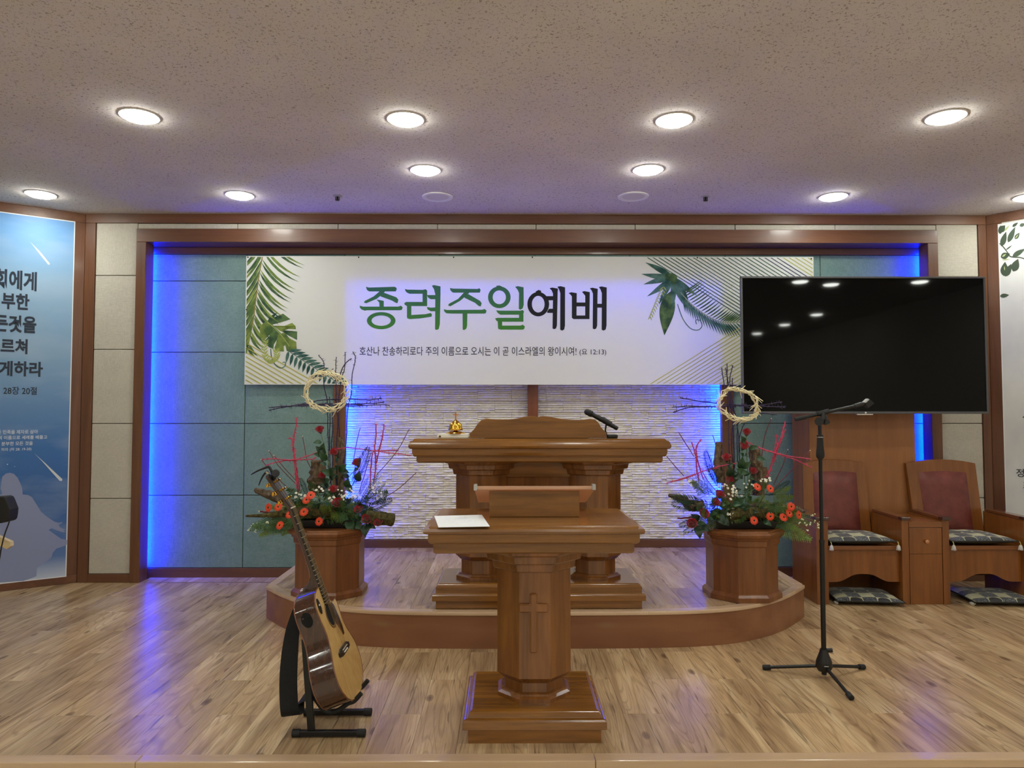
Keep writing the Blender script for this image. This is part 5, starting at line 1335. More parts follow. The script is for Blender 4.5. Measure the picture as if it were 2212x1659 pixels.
for k in range(6):
    xb, xn = -0.026 + 0.0104 * k, -0.0175 + 0.007 * k
    pp = post[k] if k < 3 else post[8 - k]
    e = MG.inverted() @ (MH @ V((pp[0], pp[1], 0.008)))
    MB().tube([V((xb, 0.0045, 0.0128)), V((xn, NUT + 0.002, 0.0092)), e], 0.0006, 4, M=MG).build('guitar_string', STR, gt)
# side port, preamp plate, end strap pin
tpx = [Zg(*q, GY0 - 0.14) for q in ((370, 487),)][0]
def rim_patch(name, v, w_, r_, dz, mat, fr=1.004):
    """oval lying on the near side of the body"""
    pts_ = []
    for k in range(28):
        a = 2 * math.pi * k / 28; vv = v + w_ * math.cos(a)
        s = None
        for (v0_, s0), (v1_, s1) in zip(bass, bass[1:]):
            if v0_ <= vv <= v1_: s = s0 + (s1 - s0) * (vv - v0_) / (v1_ - v0_ + 1e-9)
        pts_.append(V((-(s or 0.14) * fr - 0.001, TAIL + vv, dz + r_ * math.sin(a))))
    return MB().flat(pts_, MG).build(name, mat, gt)
rim_patch('side_port', 0.40, 0.033, 0.023, -0.052, plain('port dark', (5, 5, 5), 0.9))
MB().prism([V((-0.105 + 0.017 * math.cos(2 * math.pi * k / 20), TAIL + 0.43 + 0.034 * math.sin(2 * math.pi * k / 20), 0.0006)) for k in range(20)], (0, 0, 0.003), MG).build('control_plate', BLACK, gt, bevel=0.001)
MB().lathe([(0.006, 0.0036), (0.005, 0.009), (0.002, 0.0095)], MG @ Matrix.Translation((-0.105, TAIL + 0.435, 0)), n=12).build('control_knob', CHROME, gt)
# capo clamped on the head, and clip tuner
cp = thing('capo', MH @ V((0, 0.16, 0.01)), 'black spring capo clamped to the end of the guitar head', 'capo')
Ch = lambda x, y, d=0.0: PY(520 + x * 160 / 1475, 980 + y * 160 / 1475, MH.translation.y + d)
MB().tube(spline([Ch(205, 418), Ch(330, 345), Ch(480, 285), Ch(555, 262), Ch(590, 300), Ch(620, 365), Ch(650, 440), Ch(690, 500)], 3), [0.002] + [0.0024 + 0.00045 * min(k, 9) for k in range(1, 22)], 8).build('upper_lever', BLACKM, cp, smooth=50)
MB().tube(spline([Ch(358, 635), Ch(385, 560), Ch(430, 465), Ch(480, 395), Ch(540, 350)], 3), [0.002 + 0.0003 * k for k in range(13)], 8).build('lower_lever', BLACKM, cp, smooth=50)
MB().tube([Ch(510, 360, -0.012), Ch(560, 400, -0.012)], 0.006, 10).build('spring', CHROME, cp)
tu = thing('clip_tuner', Ch(690, 390, -0.02), 'round black clip-on tuner on the guitar head', 'tuner')
MB().lathe([(0.010, 0), (0.0165, 0.002), (0.0175, 0.01), (0.0155, 0.014), (0.003, 0.0145)], frame(Ch(690, 395, -0.02), (0.35, -0.9, 0.2)), n=24).build('display_housing', BLACK, tu, smooth=40)
MB().tube([Ch(672, 430, -0.018), Ch(660, 490, -0.012), Ch(640, 510, 0.0)], [0.006, 0.008, 0.008], 8).build('clip_arm', BLACK, tu, smooth=40)
# strap
stp_ = thing('guitar_strap', PY(612, 1540, GY0 - 0.05), 'wide black guitar strap hanging behind the guitar', 'strap')
def ribbon(name, pts_, wd, mat, parent, th=0.003):
    P3 = spline(pts_, 5); rg = []
    for i, p in enumerate(P3):
        t = (P3[min(i + 1, len(P3) - 1)] - P3[max(i - 1, 0)]).normalized()
        k0 = min(i // 5, len(wd) - 1); k1 = min(k0 + 1, len(wd) - 1); wv_ = V(wd[k0]).lerp(V(wd[k1]), (i % 5) / 5); nn = t.cross(wv_).normalized() * th / 2
        rg.append([p - wv_ + nn, p + wv_ + nn, p + wv_ - nn, p - wv_ - nn])
    return MB().rings(rg).build(name, mat, parent, smooth=40)
NYL = NT('black webbing')
def nyl():
    m = NYL; v = m.coords((1, 1, 1)); a = m.noise(v, 260, 2); m.l(m.ramp(a, [(0.3, lin((10, 10, 11))), (0.7, lin((26, 26, 28)))]), m.b.inputs['Base Color']); m.set(Roughness=0.85); m.bump(a, 0.3, 0.001); return m.m
NYL = nyl()
sp = [Zg(*q, GY0 + d) for q, d in (((300, 470), 0.02), ((262, 640), -0.01), ((240, 820), -0.03), ((228, 1000), -0.05), ((228, 1150), -0.06), ((238, 1290), -0.07), ((255, 1318), -0.04), ((285, 1290), 0.0), ((320, 1200), 0.04), ((380, 1160), 0.03), ((450, 1165), 0.0))]
ww = [(0.016, 0.004, 0), (0.028, 0.006, 0), (0.034, 0.006, 0), (0.036, 0.006, 0), (0.036, 0.008, 0), (0.036, 0.010, 0), (0.036, 0.012, 0), (0.033, 0.012, 0), (0.01, 0.022, 0.015), (0.002, 0.016, 0.018), (0.002, 0.016, 0.018)]
ribbon('webbing', sp[:9], ww[:9], NYL, stp_)
ribbon('leather_end', sp[8:], ww[8:], plain('black leather', (24, 18, 16), 0.5), stp_, 0.004)

# ---------------------------------------------------------------- stand at the edge of the blue poster
ey = 4.35
ep = PY(-110, 1240, ey)
es = thing('padded_stand', (ep.x, ey, 0), 'black stand with a padded black pouch, cable and pale wooden bar before the blue poster', 'stand')
MB().tube([V((ep.x, ey, 0.02)), V((ep.x, ey, PY(-110, 1060, ey).z))], 0.013, 12).build('pole', BLACKM, es, smooth=40)
MB().lathe([(0.14, 0.0), (0.14, 0.012), (0.03, 0.022), (0.014, 0.03)], Matrix.Translation((ep.x, ey, 0)), n=28).build('base', BLACKM, es, smooth=30)
e8 = lambda x, y, d=0.0: PY(x * 80 / 664, 1040 + y * 200 / 1659, ey - 0.02 + d)
pch = [(-960, 330), (40, 272), (85, 282), (110, 330), (150, 430), (178, 500), (172, 590), (155, 690), (120, 725), (0, 752), (-960, 740)]
MB().prism([e8(*q, -0.05) for q in pch], (0, 0.08, 0)).build('pouch', RUBBER, es, bevel=0.014, seg=3)
MB().tube(spline([e8(172, 590, -0.03), e8(185, 640, -0.03), e8(160, 740, -0.03), e8(100, 900, -0.03), e8(55, 1050, -0.03), e8(5, 1300, -0.03), e8(-60, 1800, -0.03), e8(-120, 2600, -0.03)], 4), 0.0038, 8).build('cable', BLACK, es, smooth=50)
wa = [e8(-480, 780, 0.0), e8(-480, 880, 0.0), e8(115, 1222, 0.0), e8(190, 1165, 0.0), e8(185, 1080, 0.0)]
MB().prism([e8(-960, 560, 0.02), e8(185, 1082, 0.02), e8(190, 1160, 0.02), e8(115, 1218, 0.02), e8(-960, 680, 0.02)], (0, 0.03, 0)).build('wooden_bar', wood('pale bar wood', (190, 168, 124), (214, 194, 150), 'X', 0.5, 0.0), es, bevel=0.002)

# ---------------------------------------------------------------- flower arrangements
SC4 = 400 / 1659
PURP = plain('purple painted twig', (40, 24, 66), 0.55); PINK = plain('pink painted twig', (192, 56, 88), 0.5); DRED = plain('dark red stem', (104, 26, 34), 0.5)
CREAM = plain('pale peeled vine', (236, 224, 182), 0.6); CUT = plain('cut twig end', (226, 214, 170), 0.7)
def bark_mat(name, c1, c2, c3):
    m = NT(name); v = m.coords((1, 1, 1)); k = m.n('Mapping'); k.inputs['Scale'].default_value = (60, 60, 22); m.l(v, k.inputs[0])
    a = m.noise(k.outputs[0], 1, 5, 0.65, 0.6); m.l(m.ramp(a, [(0.32, lin(c1)), (0.5, lin(c2)), (0.72, lin(c3))]), m.b.inputs['Base Color']); m.set(Roughness=0.95); m.bump(a, 0.9, 0.012); return m.m
BARK = bark_mat('rough bark', (46, 36, 26), (104, 86, 64), (146, 126, 98)); MOSS = bark_mat('mossy bark', (34, 30, 16), (78, 70, 34), (110, 102, 52)); DRIFT = bark_mat('driftwood', (44, 34, 26), (96, 80, 64), (132, 116, 96))
LEAFM = plain('rose leaf', (44, 78, 46), 0.4); LEAF2 = plain('dark rose leaf', (34, 60, 40), 0.4); FERNM = plain('fern green', (112, 134, 58), 0.6); FERN2 = plain('asparagus green', (76, 108, 60), 0.6); CYC = plain('cycad green', (26, 56, 42), 0.4)
STEM = plain('green stem', (96, 120, 62), 0.5); ROSEM = plain('red rose petal', (178, 16, 36), 0.55, Sheen_Weight=0.3); GERB = plain('orange gerbera petal', (226, 66, 26), 0.5); GERC = plain('gerbera eye', (52, 22, 14), 0.8); GERY = plain('gerbera ring', (226, 140, 52), 0.7)
WPET = plain('white petal', (236, 234, 224), 0.6); YEYE = plain('yellow eye', (206, 190, 90), 0.7)
def leaf_mesh(name, mat, w_=0.62, curl=0.16, n=6):
    rows2 = []
    for i in range(n + 1):
        t = i / n; hw = w_ * 0.5 * math.sin(math.pi * (0.04 + 0.96 * t) ** 0.8) * (1 - 0.15 * t); z = t; yb = -curl * math.sin(math.pi * t * 0.9)
        rows2.append([V((-hw, yb - 0.14 * hw, z)), V((-hw * 0.5, yb - 0.02, z)), V((0, yb + 0.06 * w_, z)), V((hw * 0.5, yb - 0.02, z)), V((hw, yb - 0.14 * hw, z))])
    return MB().rings(rows2, cap=False, closed=False).mesh(name, mat, smooth=60)
def sprig_mesh(name, mat, pairs, L, w_, up, droop=0.0, seed=0):
    rnd = random.Random(seed); mb = MB()
    pt = lambda t: V((0, -droop * t * t, t))
    mb.tube([pt(t / 8) for t in range(9)], [0.012 - 0.001 * t for t in range(9)], 4)
    for k in range(pairs):
        t = 0.08 + 0.92 * k / (pairs - 1); p = pt(t); ln = L * math.sin(math.pi * (0.12 + 0.83 * t)) ** 0.7
        for s in (-1, 1):
            d = V((s * math.cos(up), rnd.uniform(-0.35, 0.1), math.sin(up))).normalized() * ln * rnd.uniform(0.85, 1.1)
            sd = d.cross(V((0, 1, 0))).normalized() * w_ / 2
            mid = p + d * 0.5 + V((0, -0.02, 0))
            mb.add([p, mid + sd, p + d, mid - sd], [(0, 1, 2, 3)])
    return mb.mesh(name, mat)
def fluffy_mesh(name, mat, seed):
    rnd = random.Random(seed); mb = MB()
    mb.tube([V((0, -0.12 * (t / 6) ** 2, t / 6)) for t in range(7)], 0.009, 4)
    for k in range(16):
        t = 0.1 + 0.9 * k / 15; p = V((0, -0.12 * t * t, t)); ln = 0.30 * (1.15 - t)
        for s in (-1, 1):
            d = V((s, rnd.uniform(-0.5, 0.5), 0.9)).normalized() * ln
            for j in range(5):
                q = p + d * (0.25 + 0.75 * j / 4)
                for s2 in (-1, 1):
                    e = V((s2 * 0.7 * s, rnd.uniform(-0.6, 0.4), 0.9)).normalized() * 0.075
                    sd = e.cross(V((0, 1, 0.2))).normalized() * 0.011
                    mb.add([q, q + e * 0.5 + sd, q + e, q + e * 0.5 - sd], [(0, 1, 2, 3)])
    return mb.mesh(name, mat)
ME_LEAF = [leaf_mesh('leaf', LEAFM), leaf_mesh('leaf', LEAF2, 0.7, 0.22)]
ME_FERN = [fluffy_mesh('fern_sprig', FERNM, 1), fluffy_mesh('fern_sprig', FERN2, 2)]
ME_CYC = sprig_mesh('cycad_frond', CYC, 30, 0.22, 0.018, rad(48), 0.12, 3)
ME_STK = sprig_mesh('willow_sprig', FERN2, 14, 0.16, 0.03, rad(52), 0.1, 5)
def rose_mesh():
    mb = MB(); rnd = random.Random(4)
    for ring_, (npet, r0, r1, h, op) in enumerate(((3, 0.07, 0.11, 1.0, 0.01), (3, 0.11, 0.18, 1.02, 0.02), (4, 0.15, 0.26, 1.0, 0.04), (5, 0.2, 0.34, 0.95, 0.08), (5, 0.24, 0.43, 0.88, 0.15), (6, 0.27, 0.52, 0.78, 0.26))):
        for k in range(npet):
            a0 = 2 * math.pi * (k + 0.37 * ring_) / npet; span = 2 * math.pi / npet * 0.72
            rows2 = []
            for j in range(5):
                v = j / 4; row = []
                for i in range(5):
                    u = i / 4 * 2 - 1; a = a0 + u * span
                    r = r0 * 0.35 + (r1 - r0 * 0.35) * math.sin(math.pi / 2 * min(1, v * 1.25)) + op * max(0, v - 0.75) * 1.4 - 0.04 * u * u * v
                    z = -0.42 + h * v * (1 - 0.16 * u * u) - 0.10 * max(0, v - 0.8) * (1 + ring_)
                    row.append(V((r * math.cos(a), r * math.sin(a), z)))
                rows2.append(row)
            mb.rings(rows2, cap=False, closed=False)
    mb.lathe([(0.03, -0.3), (0.06, 0.3), (0.04, 0.55), (0.01, 0.56)], n=7)
    return mb.mesh('bloom', ROSEM, smooth=70)
ME_ROSE = rose_mesh()
ME_SEP = MB().lathe([(0.03, -0.62), (0.10, -0.52), (0.22, -0.40), (0.33, -0.22)], n=10).mesh('sepals', LEAFM, smooth=60)
def gerbera_meshes():
    a = MB(); rnd = random.Random(9)
    for n, r, z, w_ in ((17, 0.5, 0.0, 0.13), (15, 0.40, 0.035, 0.12)):
        for k in range(n):
            t = 2 * math.pi * (k + rnd.uniform(-0.1, 0.1)) / n; c, s = math.cos(t), math.sin(t); rr = r * rnd.uniform(0.93, 1.04)
            f = lambda q, o, zz_: V((c * q - s * o, s * q + c * o, z + zz_))
            a.add([f(0.1, -w_ * 0.3, 0), f(0.1, w_ * 0.3, 0), f(rr * 0.6, -w_ * 0.5, 0.05), f(rr * 0.6, w_ * 0.5, 0.05), f(rr * 0.92, -w_ * 0.36, 0.03), f(rr * 0.92, w_ * 0.36, 0.03), f(rr, 0, 0.02)], [(0, 1, 3, 2), (2, 3, 5, 4), (4, 5, 6)])
    return a.mesh('petals', GERB), MB().lathe([(0.12, 0.03), (0.11, 0.08), (0.02, 0.09)], n=14).mesh('eye', GERC, smooth=40), MB().lathe([(0.15, 0.03), (0.14, 0.062), (0.115, 0.066)], n=14).mesh('eye_ring', GERY, smooth=40)
ME_GER = gerbera_meshes()
def daisies(mb, mc, p, r, d):
    M = frame(p, d); k = 7
    mb.add([V((0, 0, 0))] + [V((r * q * math.cos(math.pi * i / k), r * q * math.sin(math.pi * i / k), 0.15 * r)) for i in range(2 * k) for q in ((1.0 if i % 2 == 0 else 0.72),)], [(0, i + 1, (i + 1) % (2 * k) + 1) for i in range(2 * k)], M)
    mc.lathe([(r * 0.3, 0.1 * r), (r * 0.22, 0.3 * r), (0.02 * r, 0.34 * r)], M, n=7)

def arrangement(PED, zo, data, label, wreath_label, seed):
    cx, cy, zt, ha = PED; rnd = random.Random(seed)
    t = thing('flower_arrangement', (cx, cy, zt), label, 'flowers', 'flower arrangements'); org = ORIG[t.name]
    A = lambda x, y, d=0.0: PY(zo[0] + x * SC4, zo[1] + y * SC4, cy + d)
    px = SC4 * cy / F                                     # metres per crop pixel
    # tray
    tw = ha * 0.95
    MB().rect(cx, cy, [(zt + 0.001, tw * 0.92, tw * 0.6), (zt + 0.05, tw, tw * 0.66), (zt + 0.052, tw * 0.97, tw * 0.63)]).build('tray', BLACK, t, bevel=0.004)
    foot = V((cx, cy, zt + 0.05))
    MB().rect(cx, cy, [(zt + 0.052, tw * 0.8, tw * 0.5), (zt + 0.085, tw * 0.76, tw * 0.46)]).build('floral_foam', plain('floral foam', (44, 62, 36), 0.95), t, bevel=0.01)
    def twig(name, pts_, r, mat, d, thorn=0, end=None):
        P3 = [A(x, y, d + rnd.uniform(-0.012, 0.012)) for x, y in pts_]
        sp_ = spline(P3, 4); sp_ = [p + V((rnd.uniform(-1, 1), rnd.uniform(-1, 1), rnd.uniform(-1, 1))) * r * 0.45 for p in sp_]
        n = len(sp_); mb = MB().tube(sp_, [r * (1.0 - 0.35 * abs(i / (n - 1) - 0.5)) for i in range(n)], 6)
        for i in range(n - 1):
            for _ in range(thorn):
                if rnd.random() < 0.55:
                    p = sp_[i].lerp(sp_[i + 1], rnd.random()); dr = (sp_[i + 1] - sp_[i]).normalized()
                    o = dr.orthogonal(); o.rotate(Matrix.Rotation(rnd.uniform(0, 6.28), 3, dr)); o = (o.normalized() + dr * rnd.uniform(-0.3, 0.5)).normalized()
                    ln = rnd.uniform(2.5, 5.5) * r + 0.006
                    mb.tube([p, p + o * ln * 0.4, p + o * ln], [r * 0.7, r * 0.42, r * 0.08], 4)
        o = mb.build(name, mat, t, smooth=60)
        if end: MB().tube([P3[0], P3[0] + (P3[0] - P3[1]).normalized() * 0.006], r * 1.02, 6).build('cut_end', CUT, o)
        return o
    for k, q in enumerate(data['purple']): twig('purple_twig', q, 0.0033, PURP, (-0.02, 0.0, 0.02, 0.035)[k % 4], 3)
    for k, q in enumerate(data['purple_h']): twig('purple_twig', q, 0.0036, PURP, (0.045, -0.035, 0.05, -0.03)[k % 4], 4)
    for k, q in enumerate(data['pink']): twig('pink_twig', q, 0.0044, PINK, (-0.04, -0.03, -0.05)[k % 3], 3)
    for k, q in enumerate(data['pink_h']): twig('pink_twig', q, 0.0034, PINK, (-0.055, -0.065)[k % 2], 3)
    for k, q in enumerate(data['thin']): twig('red_stem', q, 0.0026, DRED, rnd.uniform(-0.05, 0.05), 0, True)
    def logp(name, pts_, rr, mat, d):
        P3 = spline([A(x, y, d) for x, y in pts_], 5); n = len(P3); rg = []
        ri = []
        for i in range(n):
            u = i / (n - 1) * (len(rr) - 1); a = int(min(u, len(rr) - 2)); ri.append((rr[a] + (rr[a + 1] - rr[a]) * (u - a)) * px)
        m = 14; tdir = (P3[-1] - P3[0]).normalized(); u_ = tdir.orthogonal().normalized(); b_ = tdir.cross(u_)
        for i, p in enumerate(P3):
            ring_ = []
            for k in range(m):
                a = 2 * math.pi * k / m; rr_ = ri[i] * (1 + 0.32 * noise.noise(V((math.cos(a) * 1.7, math.sin(a) * 1.7, i * 0.55 + seed + d * 40))) + 0.12 * rnd.uniform(-1, 1))
                ring_.append(p + (u_ * math.cos(a) + b_ * math.sin(a)) * rr_)
            rg.append(ring_)
        return MB().rings(rg).build(name, mat, t, smooth=25)
    for q in data['bark']: logp('bark_piece', *q, BARK, 0.02)
    for q in data['moss']: logp('mossy_log', *q, MOSS, -0.13)
    for q in data['drift']: logp('driftwood', *q, DRIFT, -0.03)
    for q in data['stub']: twig('red_stem', q, 0.006, DRED, -0.06, 0, True)
    base = lambda: foot + V((rnd.uniform(-0.08, 0.08), rnd.uniform(-0.06, 0.02), 0.01))
    def stem(p, parent, r=0.0026, bow=0.25):
        b = base(); m = b.lerp(p, 0.55) + V((0, 0, (p - b).length * bow * 0.3))
        MB().tube(spline([b, m, p], 5), r, 5).build('stem', STEM, parent, smooth=60)
    camd = V((0, -1, 0.12))
    for k, (x, y) in enumerate(data['roses']):
        low = y > 1300; p = A(x, y, -0.16 if low else -0.09 if y > 1150 else -0.035)
        d = (V((0, -0.55, 0.9)) if not low else V((0, -0.95, 0.6))) + V((rnd.uniform(-0.4, 0.4), rnd.uniform(-0.2, 0.2), 0)); s = 40 * px * (1.0 if k % 3 else 0.9) * 1.9
        M = frame(p - org, d, (math.cos(k * 1.7), math.sin(k * 1.7), 0)) @ Matrix.Scale(s, 4)
        o = put('rose', ME_ROSE, t, M); ORIG[o.name] = org
        put('sepals', ME_SEP, o)
        b = base(); st_ = MB().tube(spline([V((b.x, b.y, b.z)), b.lerp(p, 0.6) + V((0, 0.01, 0.02)), p - d.normalized() * s * 0.55], 5), 0.0026, 5).build('rose_stem', STEM, t, smooth=60)
        for j in range(3 if y < 1150 else 1):
            q = p.lerp(b, 0.14 + 0.13 * j) + V((rnd.uniform(-0.01, 0.01), -0.01, 0)); dd = V((rnd.choice((-1, 1)) * rnd.uniform(0.5, 1), -0.5, rnd.uniform(-0.1, 0.5)))
            put('leaf', ME_LEAF[j % 2], t, frame(q - org, dd, dd.cross(V((0, -1, 0.4)))) @ Matrix.Scale(rnd.uniform(60, 82) * px, 4))
    for k, (x, y) in enumerate(data['gerbera']):
        p = A(x, y, -0.19); side = (x - data['mid']) / 500
        d = V((side * 0.6 + rnd.uniform(-0.3, 0.3), -1, rnd.uniform(0.1, 0.7))); s = 80 * px
        M = frame(p - org, d) @ Matrix.Scale(s, 4)
        o = put('gerbera', ME_GER[0], t, M); put('eye', ME_GER[1], o); put('eye_ring', ME_GER[2], o)
        b = base(); MB().tube(spline([b, b.lerp(p, 0.5) + V((0, -0.02, 0.03)), p - d.normalized() * 0.004], 5), 0.0024, 5).build('gerbera_stem', STEM, t, smooth=60)
    for (x, y, ang, ln) in data['leaves']:
        d = V((math.sin(ang), -0.35, math.cos(ang))); p = A(x, y, -0.12 if y > 1250 else -0.06)
        put('leaf', rnd.choice(ME_LEAF), t, frame(p - d.normalized() * ln * px / 2 - org, d, d.cross(V((0, -1, 0.2)))) @ Matrix.Scale(ln * px, 4))
    def frond(name, me, x0, y0, x1, y1, d0, d1, wsc=1.0):
        a, b = A(x0, y0, d0), A(x1, y1, d1); d = b - a
        M = frame(a - org, d, d.cross(V((0, -1, 0.15)))) @ Matrix.Diagonal((d.length * wsc, d.length, d.length, 1))
        put(name, me, t, M)
    for q in data['cycad']: frond('cycad_frond', ME_CYC, *q, -0.02, -0.08)
    for q in data['fern']: frond('fern_sprig', rnd.choice(ME_FERN), *q, -0.05, -0.14 + rnd.uniform(-0.03, 0.06), 1.1)
    for q in data['willow']: frond('willow_sprig', ME_STK, *q, -0.04, -0.08)
    # filling round the tray
    mx, my_ = data['mid'], data['midy']
    for k in range(46):
        a = rnd.uniform(-0.2, math.pi + 0.2); L = rnd.uniform(120, 240); x0 = mx + rnd.uniform(-300, 300); y0 = my_ + rnd.uniform(-40, 40)
        x1, y1 = x0 + L * math.cos(a) * 1.2, y0 - L * math.sin(a) * 0.75
        frond('fern_sprig', ME_FERN[k % 2], x0, y0, x1, y1, rnd.uniform(-0.12, 0.08), rnd.uniform(-0.2, 0.12), 1.2)
    for k in range(26):
        x, y = mx + rnd.uniform(-330, 380), my_ + rnd.uniform(-150, 60); d = V((rnd.uniform(-1, 1), -0.6, rnd.uniform(-0.6, 0.8)))
        put('leaf', ME_LEAF[k % 2], t, frame(A(x, y, rnd.uniform(-0.16, 0.0)) - org, d, d.cross(V((0, -1, 0.3)))) @ Matrix.Scale(rnd.uniform(60, 95) * px, 4))
    # small white flowers: too many and too tiny to count
    for (x, y, sx, sy, n) in data['white']:
        mb, mc, msn = MB(), MB(), MB()
        for _ in range(n):
            p = A(rnd.gauss(x, sx), rnd.gauss(y, sy), rnd.uniform(-0.16, -0.06)); daisies(mb, mc, p, rnd.uniform(8, 15) * px, V((rnd.uniform(-0.5, 0.5), -1, rnd.uniform(0.2, 1.2))))
            b = A(x + (mx - x) * 0.25, y + 110, -0.06); msn.tube([b, b.lerp(p, 0.5) + V((0, 0, 0.01)), p], 0.0011, 4)
        o = mb.build('white_daisies', WPET, t); o['kind'] = 'stuff'
        o2 = mc.build('daisy_eyes', YEYE, t); o2['kind'] = 'stuff'
        o3 = msn.build('daisy_stems', STEM, t); o3['kind'] = 'stuff'
    for (x0, y0, pts_) in data['buds']:
        mb, msn = MB(), MB()
        for (x, y) in pts_:
            a, p = A(x0, y0, -0.08), A(x, y, -0.14); msn.tube(spline([a, a.lerp(p, 0.5) + V((0, 0, 0.012)), p], 4), 0.0016, 4)
            for j in range(4):
                q = p + V((rnd.uniform(-1, 1), rnd.uniform(-1, 1), rnd.uniform(-1, 1))) * 14 * px * (0.3 + j * 0.3); mb.sphere(q, rnd.uniform(5, 8) * px, 6, 4)
        o = mb.build('white_buds', plain('cream bud', (222, 226, 190), 0.6), t, smooth=60); o['kind'] = 'stuff'
        o = msn.build('bud_stems', STEM, t, smooth=60); o['kind'] = 'stuff'
    # wreath of thorny vine hanging on the tall twigs
    (wx, wy, rx, ry, tilt) = data['wreath']
    wr = thing('thorn_wreath', A(wx, wy + ry, -0.06), wreath_label, 'wreath', 'thorn wreaths')
    for k in range(6):
        ph = rnd.uniform(0, 6.28); fr = rnd.choice((3, 4, 5)); pts_ = []
        n = 44; a0 = rnd.uniform(0, 6.28)
        for i in range(n + 1):
            a = a0 + 2 * math.pi * i / n * 0.96; m_ = 1 + 0.12 * math.sin(fr * a + ph) + 0.05 * rnd.uniform(-1, 1)
            x = rx * m_ * math.cos(a); y = ry * m_ * math.sin(a)
            pts_.append(A(wx + x * math.cos(tilt) - y * math.sin(tilt), wy + x * math.sin(tilt) + y * math.cos(tilt), -0.06 + 0.018 * math.cos(fr * a + ph) - 0.02))
        vine = MB().tube(pts_, [0.0030 + 0.0008 * math.sin(i * 0.9) for i in range(n + 1)], 6)
        for i in range(0, n, 3):
            d = (pts_[i + 1] - pts_[i]).normalized(); o = d.orthogonal(); o.rotate(Matrix.Rotation(rnd.uniform(0, 6.28), 3, d)); o = (o.normalized() * 0.55 + d).normalized()
            vine.tube([pts_[i], pts_[i] + o * rnd.uniform(0.015, 0.065)], [0.0034, 0.0016], 5)
        vine.build('vine_strand', CREAM, wr, smooth=60)
R2 = math.radians
